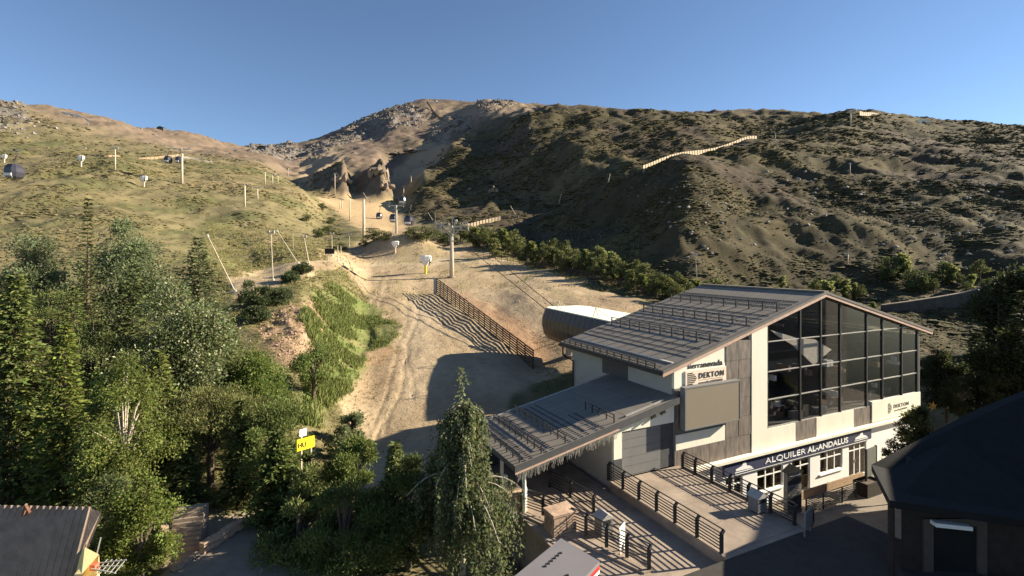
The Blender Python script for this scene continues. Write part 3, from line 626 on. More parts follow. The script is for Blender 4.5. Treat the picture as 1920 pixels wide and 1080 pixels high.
railing([wl(-7.9, 1.8, 4.62), wl(-7.5, .2, 4.62), wl(-7.25, -1.7, 4.62)], .9, 'sunlit middle railing coming out from under the canopy', 5)
railing([wl(t, -2.25, .98) for t in (9.4, 11.2, 13.3, 14.9)], 1.1, 'horizontal bar balustrade along the lower plaza before the shop', 8, bent=False)
# paving joints on the walkways: slabs proud of the deck
for i in range(4):
    for j in range(2):
        t0 = (-4.9, -2.0)[j]; s0 = -8.0+i*2.0
        o = lbox(t0, t0+(2.88, 2.3)[j], s0, s0+1.98, 5.084, 5.10).build('paving_slab', CONC, bpy.data.objects['upper_walkway'])
def bin_(loc, label, grp='gabled litter bins on the walkways'):
    r_ = empty('litter_bin', loc, label, 'litter bin', LA, grp)
    MB().box(-.33,.33,-.3,.3,.08,.78).build('body', GREY, r_); MB().prism([(-.4,-.36,.80),(.4,-.36,.80),(0,-.36,1.08)], (0,.72,0)).build('hood', STEEL, r_)
    MB().box(-.2,.2,-.315,-.302,.55,.7).build('opening', INK, r_); MB().bar((-.25,.0,0),(-.25,.0,.1),.08).bar((.25,0,0),(.25,0,.1),.08).build('foot', DARKM, r_)
bin_(W(-.25, -6.1, 5.1), 'gable-topped grey litter bin by the right railing of the upper walkway'); bin_(W(-8.0, -3.6, 4.62), 'gable-topped grey litter bin on the lower walkway by the stone pillar')
def pillar(t, s, z, wx, wy, h, label):
    r_ = empty('stone_pillar', W(t, s, z), label, 'pillar', LA, 'stone pillars of the walkway'); rr = random.Random(int(t*9)); nz = max(2, int(h/.3)); 
    MB().box(-wx/2+.05, wx/2-.05, -wy/2+.05, wy/2-.05, 0, h-.05).build('core', CONCD, r_)
    for k in range(nz):
        for sd in range(4):
            L = wx if sd < 2 else wy; x = -L/2
            while x < L/2-.08:
                wd = min(rr.uniform(.25, .5), L/2-x); z0 = k*h/nz; z1 = z0+h/nz-.03; j = rr.uniform(0, .05)
                if sd == 0: bb = (x, x+wd-.03, -wy/2-j, -wy/2+.06)
                elif sd == 1: bb = (x, x+wd-.03, wy/2-.06, wy/2+j)
                elif sd == 2: bb = (-wx/2-j, -wx/2+.06, x+.06, x+wd-.06)
                else: bb = (wx/2-.06, wx/2+j, x+.06, x+wd-.06)
                if bb[1]-bb[0] > .04 and bb[3]-bb[2] > .04: MB().box(*bb, z0, z1).build('stone', ROCKR, r_)
                x += wd
    MB().hexa([(-wx/2-.08,-wy/2-.08,h),(wx/2+.1,-wy/2-.05,h),(wx/2+.05,wy/2+.1,h),(-wx/2-.1,wy/2+.05,h)], [(-wx/2-.05,-wy/2-.1,h+.14),(wx/2+.08,-wy/2-.06,h+.1),(wx/2+.02,wy/2+.06,h+.16),(-wx/2-.06,wy/2+.04,h+.12)]).build('cap_stone', ROCKR, r_)
pillar(-9.75, -2.45, 3.8, 1.3, .9, 1.75, 'broad rough stone pillar with a flat cap on the lower walkway edge')
pillar(-10.85, .55, 3.8, .8, .7, 1.6, 'small stone pillar under the canopy corner post')
for t, s, z, lb in ((-10.45, .05, 4.62, 'white round-topped post beside the small stone pillar'), (-11.0, 1.3, 4.85, 'white round-topped post behind the small stone pillar')):
    o = MB().lathe([(.14,0),(.14,1.1),(.12,1.22),(.07,1.3),(.02,1.32)], 10).build('bollard_light', PADW, None, True); o.location = W(t, s, z); tag(o, lb, 'bollard', 'white posts by the canopy')
o = MB().prism([(-.3,0,.2),(.3,0,.5),(.3,0,1.25),(-.3,0,1.2)], (0,.05,0)).bar((-.2,.02,0),(-.2,.02,.6),.06).bar((.2,.02,0),(.2,.02,.6),.06).build('notice_board', PADW); o.location = W(-8.2, -5.3, 4.62); o.rotation_euler = (0,0,LA+.5); tag(o, 'small white notice board tilted at the lower walkway railing', 'sign')
# totem sign, plaza signs
tm = empty('totem_sign', W(8.95, -1.6, .98), 'tall grey totem sign with a peaked top standing before the shop windows', 'sign', LA-.12)
MB().box(-.62,.62,-.16,.16,0,2.75).build('body', GREY, tm); MB().prism([(-.72,-.25,2.75),(.72,-.25,2.75),(0,-.25,3.2)], (0,.5,0)).build('cap', DARKM, tm)
MB().box(-.58,.58,-.175,-.162,1.95,2.45).build('header_panel', GREYD, tm); MB().box(-.58,.58,-.175,-.162,1.2,1.9).build('info_panel', STEEL, tm); MB().box(-.58,.58,-.175,-.162,.3,1.12).build('info_panel', GREYD, tm)
text('lettering', 'ALQUILER', .22, LETTER, tm, (-.5, -.18, 2.52), fz, .005, 0, width=1.0)
for k in range(5): MB().box(-.45,.45-.1*(k % 3),-.18,-.176,1.3+k*.11,1.34+k*.11).build('text_line', INK, tm)
ib = empty('info_board', W(17.2, -2.0, .98), 'dark green-grey information board on a stand at the end of the plaza balustrade', 'sign', LA+.1)
MB().box(-.75,.75,-.05,.05,1.1,3.1).build('board', mat('board_greenish', (.12,.13,.115), .5, .15, 2), ib); MB().box(-.8,-.7,-.07,.07,0,3.15).build('post', DARKM, ib); MB().box(.7,.8,-.07,.07,0,3.15).build('post', DARKM, ib)
pl = empty('timber_planter', W(16.4, -2.2, .98), 'dark timber planter box below the information board', 'planter', LA)
for k in range(4): MB().box(-.9,.9,-.5,-.44,k*.25,k*.25+.235).build('board', CHARW, pl); MB().box(-.9,.9,.44,.5,k*.25,k*.25+.235).build('board', CHARW, pl); MB().box(-.9,-.84,-.44,.44,k*.25,k*.25+.235).build('board', CHARW, pl); MB().box(.84,.9,-.44,.44,k*.25,k*.25+.235).build('board', CHARW, pl)
MB().box(-.83,.83,-.43,.43,.1,.85).build('soil', BARK, pl)
tw = empty('timber_cladding_wall', W(10.2, -.75, .98), 'low brown timber screen below the shop windows right of the totem', 'fence', LA)
for k in range(3): MB().box(0, 8.2, -.03, .03, .05+k*.2, .05+k*.2+.18).build('board', mat('larch_boards', (.38,.26,.16), .75, .25, 4), tw)
for k in range(5): MB().box(k*2, k*2+.1, .03, .12, 0, .6).build('post', WOODB, tw)
for i_, (t, s, hh) in enumerate(((.75,-8.6,.75),)):
    o = MB().box(-.5,.5,-.03,.03,.35,1.15).bar((-.4,.05,0),(-.4,.05,1.1),.06).bar((.4,.05,0),(.4,.05,1.1),.06).build('map_panel', GREY); o.location = W(t-.7, s, 5.08); o.rotation_euler = (0,0,LA+.3)
    tag(o, ('grey map panel nearest the shaded end of the upper walkway', 'grey map panel farther along the dark terrace edge')[i_], 'sign')
gt = empty('barrier_gate', W(8.2, -3.4, .98), 'small dark barrier with vertical bars beside the totem sign', 'gate', LA+.4)
MB().bar((-.8,0,1.0),(.8,0,1.0),.06).bar((-.8,0,.12),(.8,0,.12),.06).build('frame', DARKM, gt)
for k in range(9): MB().bar((-.8+k*.2,0,.0),(-.8+k*.2,0,1.0),.035).build('bar', DARKM, gt)
# ticket kiosk roof in the foreground
kc = at(1040, 1060, 17.5)
ki = empty('kiosk', (0,0,0), 'flat-roofed white kiosk with a red stripe round its roof edge in the foreground', 'kiosk')
A = [at(965,1085,17.2), at(1052,1008,18.6), at(1124,1050,17.6), at(1040,1150,15.4)]; zk = 7.6
P4 = [((px-960)/F*Y, Y) for px, py in ((950,1092),(1052,1009),(1124,1052),(1035,1150)) for Y in [(ZC-zk)*F/(py-HZ)]]
def ring(z0, z1, grow, m, nm):
    c_ = np.mean(P4, 0); pp = [c_+(np.array(p)-c_)*grow for p in P4]
    return MB().hexa([(*p, z0) for p in pp], [(*p, z1) for p in pp]).build(nm, m, ki)
ring(4.3, zk-.42, .93, SHOPW, 'body'); ring(zk-.42, zk-.30, 1.0, SHOPW, 'roof_edge'); ring(zk-.298, zk-.14, 1.003, RED, 'red_stripe'); ring(zk-.138, zk, 1.0, mat('kiosk_roof', (.17,.158,.165), .6, .06, 1.), 'roof')
ca = np.array(P4[0]); cb = np.array(P4[1]); cd = np.array(P4[2])
for u_, v_ in [(.78-.06*k, .28) for k in range(6)] + [(.55-.07*k, .75) for k in range(4)]:
    p = ca+(cb-ca)*u_+(cd-cb)*v_; MB().box(p[0]-.05,p[0]+.05,p[1]-.04,p[1]+.04,zk,zk+.03).build('roof_vent', INK, ki)
# ------------------------------------------------------------------ dark chalet lower right (all in shade)
ch = empty('dark_chalet', (0,0,0), 'black-roofed chalet in deep shade filling the lower right corner', 'building')
e1 = at(1634,871,23.5); r1 = at(1830,768,26.5); r0 = at(2150,640,30); e2 = at(1668,938,20.2); e3 = at(2150,1010,20.2); 
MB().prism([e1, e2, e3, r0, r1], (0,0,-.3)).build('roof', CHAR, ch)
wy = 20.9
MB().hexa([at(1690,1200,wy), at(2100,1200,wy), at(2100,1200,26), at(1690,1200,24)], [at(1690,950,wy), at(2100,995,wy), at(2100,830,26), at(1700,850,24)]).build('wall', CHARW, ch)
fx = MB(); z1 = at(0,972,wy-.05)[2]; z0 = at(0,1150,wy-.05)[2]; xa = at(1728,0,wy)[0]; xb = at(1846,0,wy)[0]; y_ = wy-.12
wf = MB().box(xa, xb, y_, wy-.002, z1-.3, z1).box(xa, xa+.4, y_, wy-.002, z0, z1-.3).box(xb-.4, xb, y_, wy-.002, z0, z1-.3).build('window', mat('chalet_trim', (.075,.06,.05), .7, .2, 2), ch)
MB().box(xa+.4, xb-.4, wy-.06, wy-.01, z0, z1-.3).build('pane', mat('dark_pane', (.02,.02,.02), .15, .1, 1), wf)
lx = at(1750,0,wy-.3)[0]; lx2 = at(1818,0,wy-.3)[0]; lz = at(0,985,wy-.3)[2]
MB().hexa([(lx,wy-.45,lz+.0),(lx2,wy-.45,lz-.16),(lx2,wy-.13,lz-.16),(lx,wy-.13,lz)], [(lx,wy-.45,lz+.16),(lx2,wy-.45,lz),(lx2,wy-.13,lz),(lx,wy-.13,lz+.16)]).build('wall_lamp', PADW, ch)
MB().tube([(at(1671,0,20.6)[0],20.6,0),(at(1671,0,20.6)[0],20.6,at(0,935,20.6)[2])], .12, 8).build('corner_post', CHARW, ch)
# unseen block added beyond the right edge, shaped so its shade covers the foreground
hb = empty('shade_block', (38, -6, 0), 'unseen tall block added beyond the right edge to shade the foreground', 'building')
MB().prism([(0,0,0),(0,42.5,0),(0,42.5,14.5),(0,36,16.5),(0,26,20),(0,0,20)], (22,0,0)).build('wall', mat('block_wall', (.42,.38,.32), .9, .1, .5), hb)
for k in range(5):
    for j in range(5): MB().box(-.05,-.002,3+j*6.4,5+j*6.4,3+k*3.2,4.6+k*3.2).build('window', GREYD, hb)
# ------------------------------------------------------------------ house lower left
hs = empty('tiled_house', (0,0,0), 'brown ribbed-roof house with a cream wall at the lower left corner', 'building')
zA = 8.6
def hp_(px, py, z): Y = (ZC-z)*F/(py-HZ); return np.array([(px-960)/F*Y, Y, z])
a1 = hp_(-260,942,8.9); a2 = hp_(172,951,8.9); b2 = hp_(137,1085,6.5); b1 = hp_(-330,1085,6.5)
b2 = a2+(b2-a2)*1.5; b1 = a1+(b1-a1)*1.5
MB().prism([a1,a2,b2,b1], (0,0,-.25)).build('roof', TILE, hs)
NR = 36
for k in range(NR):
    f0 = k/NR; p = a1+(a2-a1)*f0; q = b1+(b2-b1)*f0; nx = (a2-a1)/np.linalg.norm(a2-a1)*.17
    MB().tube([p+nx+(0,0,.0), q+nx+(0,0,.0)], .055, 5).build('roof_rib', TILE, hs)
for j in range(1, 5):
    for k in range(7):
        pass
c1 = a2+(0.06,0.02,-.02); c2 = hp_(189,962,8.75)
s1_ = hp_(189,960,8.7); s2_ = hp_(160,1030,7.4); s3_ = hp_(148,1020,7.4)
MB().prism([a2+(.02,0,-.05), s1_, s2_, a2+(b2-a2)*.42+(.02,0,-.05)], (0,0,-.2)).build('porch_roof', TILE, hs)
w0 = a2+(b2-a2)*.30
MB().prism([w0+(.05,0,-.3), w0+(.65,-.1,-.5), w0+(.45,-.6,-.9), w0+(b2-a2)*.6+(.2,0,-.9), w0+(b2-a2)*.6+(.02,0,-.3)], (-.25,0,-.0)).build('wall', CREAM, hs)
cw = [w0+(.02,0,-.27), w0+(b2-a2)*.62+(.02,0,-.27)]
MB().hexa([cw[0]+(0,0,-4), cw[1]+(0,0,-4), cw[1]+(.95,0,-4), cw[0]+(.6,0,-4)], [cw[0], cw[1], cw[1]+(.9,0,-.3), cw[0]+(.55,0,-.3)]).build('wall', CREAM, hs)
for f0, s0 in ((.13, .78), (.42, .66), (.75, .55)):
    p = a1+(a2-a1)*(s0-.05)+(b2-b1)*0+((b1+(b2-b1)*s0)-(a1+(a2-a1)*s0))*f0*.66
    MB().bar(p+(-.25,0,.02), p+(.28,.05,.12), .07).bar(p+(.0,-.1,.02), p+(.1,-.1,.4), .08).bar(p+(.1,-.1,.38), p+(.35,-.22,.2), .08).build('snow_hook', mat('rusty_iron', (.17,.08,.05), .8, .3, 6), hs)
dk = (b1+(b2-b1)*.72)-(a1+(a2-a1)*.72)
MB().bar(a1+(a2-a1)*.72+(0,0,.06), a1+(a2-a1)*.60+dk*.9+(0,0,.06), .09, .06).build('snow_rail', TILE, hs)
an = empty('television_aerial', hp_(176,1062,6.9), 'television aerial with a red clamp beside the cream wall', 'aerial')
MB().bar((-.35,.0,-1.4),(.05,.25,.9),.04).build('mast', STEEL, an); MB().bar((0,0,.0),(1.0,.05,-.02),.03).bar((0,-.12,0),(.95,-.2,-.12),.03).bar((0,.1,.05),(.98,.25,.08),.03).build('boom', STEEL, an)
for k in range(5): MB().bar((.25+k*.17,-.25,-.1),(.25+k*.17,.3,.08),.022).build('rod', STEEL, an)
MB().box(-.08,.12,-.1,.1,-.1,.1).build('clamp', mat('red_plastic', (.6,.14,.08), .6, .1, 3), an)
# ------------------------------------------------------------------ lift station behind the lodge
st = empty('lift_station', (0,0,0), 'round-bellied black gondola station with a flat white roof behind the lodge', 'lift station')
p0 = at(1015,600,66); ax_ = np.array([.36,-.93,0]); ax_ /= np.linalg.norm(ax_); sd = np.array([.93,.36,0])      # long axis runs towards the lodge
zt, zb = 11.6, 7.6; Ls, Wd = 19., 6.2
prof = [(.0,1.0),(-.5,.7),(-.55,.45),(-.3,.2),(.25,.03),(1.2,0)]                      # belly section: side offset, height share
prof = prof + [(Wd-x, h) for x, h in reversed(prof)]
def sec(d, sx=1., top=0.): 
    o_ = p0+ax_*d; return [np.array([*(o_+sd*(Wd/2+(x-Wd/2)*sx))[:2], zb+(zt-zb)*(top+(h-top)*sx)]) for x, h in prof]
def loft(secs, mb):
    n_ = len(secs[0]); V = [p for s in secs for p in s]
    Fc = [(i*n_+k, i*n_+k+1, (i+1)*n_+k+1, (i+1)*n_+k) for i in range(len(secs)-1) for k in range(n_-1)]
    return mb.add(V, Fc+[tuple(range(n_)), tuple((len(secs)-1)*n_+k for k in range(n_))])
nseg = 15
HULL = mat('station_shell', (.022,.022,.024), .45, .15, 2, spec=.6)
for k in range(nseg):
    d0 = 1.6+k*(Ls-1.6)/nseg; d1 = d0+(Ls-1.6)/nseg-.05; loft([sec(d0), sec(d1)], MB()).build('shell_panel', HULL, st)
loft([sec(1.55), sec(.8,.93,.9), sec(0,.72,.9)], MB()).build('end_cap', HULL, st)
rp_ = [p0+ax_*d+sd*x for d, x in ((.2,.9),(1.5,.1),(Ls,.1),(Ls,Wd-.1),(1.5,Wd-.1),(.2,Wd-.9))]
MB().prism([np.array([*p[:2], zt+.003]) for p in rp_], (0,0,.12)).build('roof', WHITE, st)
for d in (4.2, 13.): 
    q = p0+ax_*d+sd*.5; q[2] = zt+.12
    MB().tube([q-ax_*.55, q+(0,0,1.0), q+ax_*.55], .05, 6).bar(q+(0,0,1), q+sd*1.5+(0,0,0), .06).build('lifting_frame', POLE, st)
for d, x in ((3.2, 2.6),):
    q = p0+ax_*d+sd*x; g0 = gz(q[0], q[1]); MB().tube([(q[0],q[1],g0-.3),(q[0],q[1],g0+.5),(q[0],q[1],zb+.2)], [.75,.62,.5], 12).build('pillar', POLE, st)
    MB().lathe([(.95,-.2),(.95,.25)], 14, (q[0],q[1],g0)).build('footing', CONC, st)
q = p0+ax_*14+sd*2.6; MB().tube([(q[0],q[1],gz(q[0],q[1])-.3),(q[0],q[1],zb+.2)], .6, 12).build('pillar', POLE, st)
q = p0-ax_*.9+sd*2.2
wh = MB()
for x in (0, 1.7):
    c_ = q+sd*x; wh.tube([c_+(0,0,0), c_-ax_*1.5+(0,0,.5), c_-ax_*2.6+(0,0,.9)], .09, 6)
    for k in range(4): b_ = c_-ax_*(.2+k*.6)+(0,0,.15+k*.2); wh.tube([b_-sd*.1, b_+sd*.1], .3, 10)
wh.bar(q-ax_*1+(0,0,.1), q-ax_*1+sd*1.7+(0,0,.1), .15).build('sheave_arm', STEEL, st)
# ------------------------------------------------------------------ pylons, cabins, cables
def pylon(px, pb_, pt, label, head=2.2, r=.45, Y=None, m=None, group='gondola lift pylons', full=True, name='lift_pylon'):
    if Y is None: x, Y, z = hit(px, pb_, 60)
    else: x = (px-960)/F*Y; z = gz(x, Y)
    h = (pb_-pt)*Y/F; root = empty(name, (x, Y, z), label, 'pylon', R(8), group)
    MB().tube([(0,0,-.6),(0,0,h)], [r, r*.62], 10).build('tube', m or POLE, root, True)
    if head:
        MB().bar((-head,0,h-.1),(head,0,h-.1),.28,.35).build('crossarm', STEEL, root)
        if full:
            for sx in (-1, 1):
                a_ = MB().bar((sx*head,-1.8,h-.45),(sx*head,1.8,h-.35),.12,.2).bar((sx*head,0,h-.1),(sx*head,0,h+1.0),.12).bar((sx*head-.5,0,h+.9),(sx*head+.5,0,h+.9),.1).bar((sx*head+.3*sx,-1.9,h-.2),(sx*head+.3*sx,1.9,h-.1),.25,.05).build('sheave_assembly', STEEL, root)
                for k in range(6): MB().tube([(sx*head-.06,-1.6+k*.64,h-.25),(sx*head+.06,-1.6+k*.64,h-.25)], .26, 10).build('sheave', DARKM, a_)
            MB().bar((.35,-.3,0),(.3,-.3,h-.2),.05).bar((-.35,-.3,0),(-.3,-.3,h-.2),.05).build('ladder', STEEL, root)
            MB().box(-head*.6,head*.6,-.9,-.5,h-1.5,h-1.45).bar((-.6,-.9,h-1.5),(-.6,-.9,h-.5),.06).bar((.6,-.9,h-1.5),(.6,-.9,h-.5),.06).build('platform', STEEL, root)
    return root, np.array([x, Y, z+h])
PA, ta = pylon(847, 520, 424, 'stout grey lift pylon with a wide sheave head by the slat fence', 3.2, .55)
for sx in (-1, 1):
    for k in range(3): MB().bar((sx*(1.0+k*.9),-1.6,(520-424)*ta[1]/F-.3),(sx*(1.0+k*.9),1.6,(520-424)*ta[1]/F-.1),.1,.35).build('sheave_frame', STEEL, PA)
MB().lathe([(.9,-.4),(.9,.2),(.6,.22)], 12).build('footing', CONC, PA)
hp__ = (520-424)*ta[1]/F
for sx in (-1, 1):
    for q_ in (1.3, 3.0):
        MB().tube([(sx*(q_-.75),-.4,hp__-.9),(sx*(q_-.6),-.4,hp__+.7),(sx*(q_+.6),-.4,hp__+.7),(sx*(q_+.75),-.4,hp__-.9),(sx*(q_-.75),-.4,hp__-.9)], .13, 6).build('walkway_hoop', STEEL, PA)
    MB().bar((sx*.3,0,hp__-2.2),(sx*2.4,0,hp__-.2),.22).build('brace', STEEL, PA)
MB().box(-.75,.75,-.6,.6,hp__-3.4,hp__-3.3).bar((-.7,-.6,hp__-3.3),(-.7,-.6,hp__-2.3),.08).bar((.7,-.6,hp__-3.3),(.7,-.6,hp__-2.3),.08).build('lower_platform', STEEL, PA)
MB().bar((.2,0,hp__),(.2,0,hp__+1.8),.14).box(-.05,.45,-.2,.2,hp__+1.7,hp__+2.2).build('camera_mast', STEEL, PA)
PB, tb = pylon(743, 452, 386, 'tall lift pylon with crossarm rising just behind the earth mound', 2.4, .5, 175)
PC, tc_ = pylon(682, 447, 374, 'bare tapered pylon left of the earth mound with no crossarm visible', .0, .5)
PD, td = pylon(656, 414, 374, 'slender pale pylon on the sandy track up the valley', .0, .32)
PF, tf = pylon(341, 344, 279, 'tall pale pylon carrying two hanging cabins on the left hillside', 3.6, .55)
PG, tg_ = pylon(459, 388, 345, 'pale pylon standing alone on the left hill below the two cabins', .9, .35, full=False)
small = [(483,373,351,'short pale post right of the lone hill pylon'),(497,346,320,'first thin pylon of the far row in the valley notch'),(511,345,326,'second thin pylon of the far row in the valley notch'),(521,343,328,'third thin pylon of the far row in the valley notch'),(541,333,314,'fourth and highest thin pylon of the far row in the valley notch'),
         (628,366,325,'pylon standing in the dark shadow of the rock spires'),(637,392,372,'left of two short posts on the sandy slope below the rock spires'),(641,391,374,'right of two short posts on the sandy slope below the rock spires'),(725,360,336,'thin pylon in the shadow right of the tall rock spire'),(741,345,322,'thin pylon on the bright strip right of the rock spires'),(771,350,330,'thin pylon at the shaded edge of the bright strip'),(216,320,277,'slim pale lamp pole on the left hill terrace'),(757,372,350,'dark pylon in the shaded gully above the cabins')]
for px, b_, t_, lb in small: pylon(px, b_, t_, lb, 1.2, .28, full=False, group='distant lift posts in the valley')
PR, tr = pylon(1595, 236, 207, 'T-shaped lift pylon on the skyline of the right ridge', 2.6, .4)
for px, b_, t_, lb in ((1594,328,306,'thin cross-headed post halfway down the right hillside under the skyline pylon'),(1590,495,474,'short wooden post low on the right hillside behind the lodge roof'),(1454,264,250,'short white marker post at the upper end of the ridge fence')): pylon(px, b_, t_, lb, .5, .16, full=False, group='marker posts on the right hillside')
def cabin_mesh():
    secs = []
    for z, a, b_ in ((0,.62,.72),(.25,.86,.96),(.95,.98,1.08),(1.6,.9,1.0),(2.15,.6,.7)):
        secs.append([(sx*a if abs(sx) == 1 else sx*a, sy*b_, z) for sx, sy in ((-1,-.6),(-.6,-1),(.6,-1),(1,-.6),(1,.6),(.6,1),(-.6,1),(-1,.6))])
    V = [p for s in secs for p in s]; n_ = 8
    Fc = [(i*n_+k, i*n_+(k+1) % n_, (i+1)*n_+(k+1) % n_, (i+1)*n_+k) for i in range(4) for k in range(n_)]+[tuple(range(7,-1,-1)), tuple(32+k for k in range(8))]
    return MB().add(V, Fc)
cab0 = empty('gondola_cabin', (0,0,-500), 'dark gondola cabin', 'gondola cabin', 0, 'gondola cabins on the lift line')
cabin_mesh().build('body', CABIN, cab0)
MB().tube([(0,0,2.1),(0,.0,2.9),(.35,0,3.4),(.3,0,4.3)], .07, 6).bar((0,-.5,2.25),(0,.5,2.25),.1).box(.1,.5,-.35,.35,4.2,4.45).build('hanger', DARKM, cab0)
MB().hexa([(-.62,-1.12,.32),(.62,-1.12,.32),(.62,-1.0,.32),(-.62,-1.0,.32)],[(-.6,-1.13,.72),(.6,-1.13,.72),(.6,-1.0,.72),(-.6,-1.0,.72)]).build('white_panel', PADW, cab0)
MB().hexa([(-.56,-1.09,1.0),(.56,-1.09,1.0),(.56,-1.0,1.0),(-.56,-1.0,1.0)],[(-.5,-1.02,1.6),(.5,-1.02,1.6),(.5,-.93,1.6),(-.5,-.93,1.6)]).build('window', mat('cabin_window', (.05,.055,.06), .1, .1, 1, spec=.6), cab0)
MB().box(-.8,.8,-1.2,-1.05,.05,.12).build('ski_rack', STEEL, cab0)
cabs = [(767,423,17,190,'nearest dark gondola cabin right of the pylon behind the mound'),(738,417,14,205,'dark gondola cabin touching the left side of the pylon behind the mound'),(711,411,11,262,'dark gondola cabin hanging between the two valley pylons'),(692,398,9,320,'farthest of the four gondola cabins in the valley line'),
        (27,335,24,100,'largest dark gondola cabin at the left edge of the picture'),(315,306,12,212,'left of two dark gondola cabins at the hillside pylon'),(336,306,11,213,'right of two dark gondola cabins tucked behind the hillside pylon'),(427,350,9,250,'small dark gondola cabin over the left hill beyond the pylon'),(754,383,14,215,'gondola cabin against the dark shaded gully')]
cabpos = []
for i, (px, py, wpx, Y, lb) in enumerate(cabs):
    o = cab0 if i == 0 else copy_tree(cab0); k = wpx*Y/F/1.96; o.location = at(px, py, Y); o.scale = (k, k, k); o['label'] = lb; o.rotation_euler = (0,0,R((i*23) % 17-8)); cabpos.append(at(px, py, Y)+np.array([.3*k,0,4.35*k]))
def cable(pts, label, r=.022):
    o = MB().tube(pts, r, 5).build('lift_cable', DARKM); tag(o, label, 'cable', 'lift cables')
s0_ = p0-ax_*2.5+sd*2.2
cable([s0_+(0,0,.8), (s0_+ta)/2+(0,0,-.6), ta+(-2.6,0,0), (ta+tb)/2+(-2.5,0,-.6), tb+(-2.4,0,0)], 'steel cable from the station over the left side of the pylon head', .06)
cable([s0_+sd*1.7+(0,0,.8), (s0_+ta)/2+(2.4,0,-.6), ta+(2.6,0,0), (ta+tb)/2+(2.5,0,-.6), tb+(2.4,0,0)], 'steel cable from the station over the right side of the pylon head', .06)
cable([tb+(2.4,0,0), cabpos[0], cabpos[8], at(757,355,330)], 'lift cable carrying cabins right of the pylon behind the mound')
cable([tb+(-2.4,0,0), cabpos[1], cabpos[2], cabpos[3], at(641,374,380)], 'lift cable carrying cabins up the valley')
cable([at(-60,292,90), cabpos[4], cabpos[5], at(420,322,240)], 'lift cable carrying the cabins of the left hillside')
# ------------------------------------------------------------------ snow lances, lamp poles, padded guns, signs on the slope
def pole(px0, py0, px1, py1, label, r=.07, head=None, group=None, m=None, name='snow_lance', cat='snow lance', Y0=40):
    x, Y, z = hit(px0, py0, Y0); top = at(px1, py1, Y); root = empty(name, (x, Y, z), label, cat, 0, group); d = top-np.array([x, Y, z])
    MB().tube([-.05*d, d], [r*1.15, r*.8], 7).build('pole', m or POLE, root)
    if head == 'lamp':
        MB().bar(d+(-.45,0,-.1), d+(.45,0,-.1), .08).build('crossbar', STEEL, root)
        for sx in (-.35, .35): MB().box(d[0]+sx-.17, d[0]+sx+.17, -.15, .1, d[2]-.05, d[2]+.25).build('floodlight', STEEL, root)
    elif head == 'nozzle': MB().tube([d*.97, d*1.0, d*1.01], [.12,.14,.05], 8).build('nozzle', STEEL, root)
    MB().lathe([(.22,-.2),(.22,.25),(.1,.3)], 8).build('base', STEEL, root); return root
pole(441,547,389,441,'long pale snow lance leaning left beside the dirt track', .07, 'nozzle')
pole(559,494,520,433,'pale snow lance leaning left near the junipers', .07, 'nozzle')
pole(512,526,508,436,'upright floodlight pole at the edge of the dirt track', .07, 'lamp', name='lamp_pole', cat='lamp pole')
pole(579,492,570,444,'slightly leaning floodlight pole right of the leaning lance', .09, 'lamp', name='lamp_pole', cat='lamp pole')
pole(550,470,549,438,'thin pole between the leaning lance and the leaning lamp pole', .05, 'nozzle', name='thin_pole', cat='pole')
pole(1307,527,1304,478,'white pole with a lamp head among the trees behind the lodge', .08, 'lamp', name='lamp_pole', cat='lamp pole')
pole(1048,381,1053,362,'white stick leaning on the shaded spur, middle of three', .14, name='marker_stick', cat='marker')
pole(1140,343,1144,326,'white stick at the lower end of the ridge fence', .16, name='marker_stick', cat='marker')
pole(967,403,957,386,'white stick leaning left at the foot of the spur', .13, name='marker_stick', cat='marker')
pole(812,414,803,399,'pale lance leaning left at the shaded foot above the pylon', .12, 'nozzle'); pole(816,415,816,400,'thin upright stick beside the small pale lance', .06, name='marker_stick', cat='marker')
pole(735,441,741,421,'pale stick leaning right at the foot of the pylon behind the mound', .1, name='marker_stick', cat='marker')
pole(688,372,681,361,'short pale lance in the shadow below the rock spires', .16, 'nozzle')
def cover(px, py, ht, label, post=POLE):
    x, Y, z = hit(px, py, 50); k = ht*Y/F; root = empty('covered_snow_gun', (x, Y, z), label, 'snow gun', 0, 'snow guns under white padded covers')
    MB().tube([(0,0,-.2),(0,0,k*.5)], k*.07, 7).build('post', post, root)
    secs = [[(a*k*cos(2*pi*i/8), b_*k*sin(2*pi*i/8), z_*k) for i in range(8)] for z_, a, b_ in ((.42,.06,.06),(.5,.15,.14),(.7,.30,.2),(.95,.33,.22),(1.0,.26,.16))]
    V = [p for s in secs for p in s]; Fc = [(i*8+j, i*8+(j+1) % 8, (i+1)*8+(j+1) % 8, (i+1)*8+j) for i in range(4) for j in range(8)]+[tuple(range(7,-1,-1)), tuple(32+j for j in range(8))]
    MB().add(V, Fc).build('padded_cover', PADW, root)
    MB().bar((-.3*k,-.05,.62*k),(.3*k,-.05,.62*k),.06*k).bar((.22*k,-.22*k,.45*k),(.3*k,-.24*k,.95*k),.05*k).build('strap', DARKM, root); return root
cover(741,474,22,'white padded snow gun on the face of the earth mound'); 
yg = cover(798,513,34,'white padded snow gun on a bright yellow post beside the main pylon', YEL)
cover(152,312,20,'white padded snow gun on the left hill terrace'); cover(270,351,21,'white padded snow gun halfway down the left hill'); cover(8,305,15,'white padded snow gun at the far left edge of the hill'); cover(855,421,9,'tiny white padded snow gun near the low slat fence')
x, Y, z = hit(618, 490, 60); k = Y/F
sb = empty('sign_board', (x, Y, z), 'black rectangular board on posts beside the dirt track', 'sign')
MB().box(-9*k,9*k,-.05,.05,14*k,24*k).build('board', INK, sb)
MB().bar((-4*k,.08,-.3),(-4*k,.08,24*k),.14).bar((0,.08,-.3),(0,.08,24*k),.1).build('post', POLE, sb)
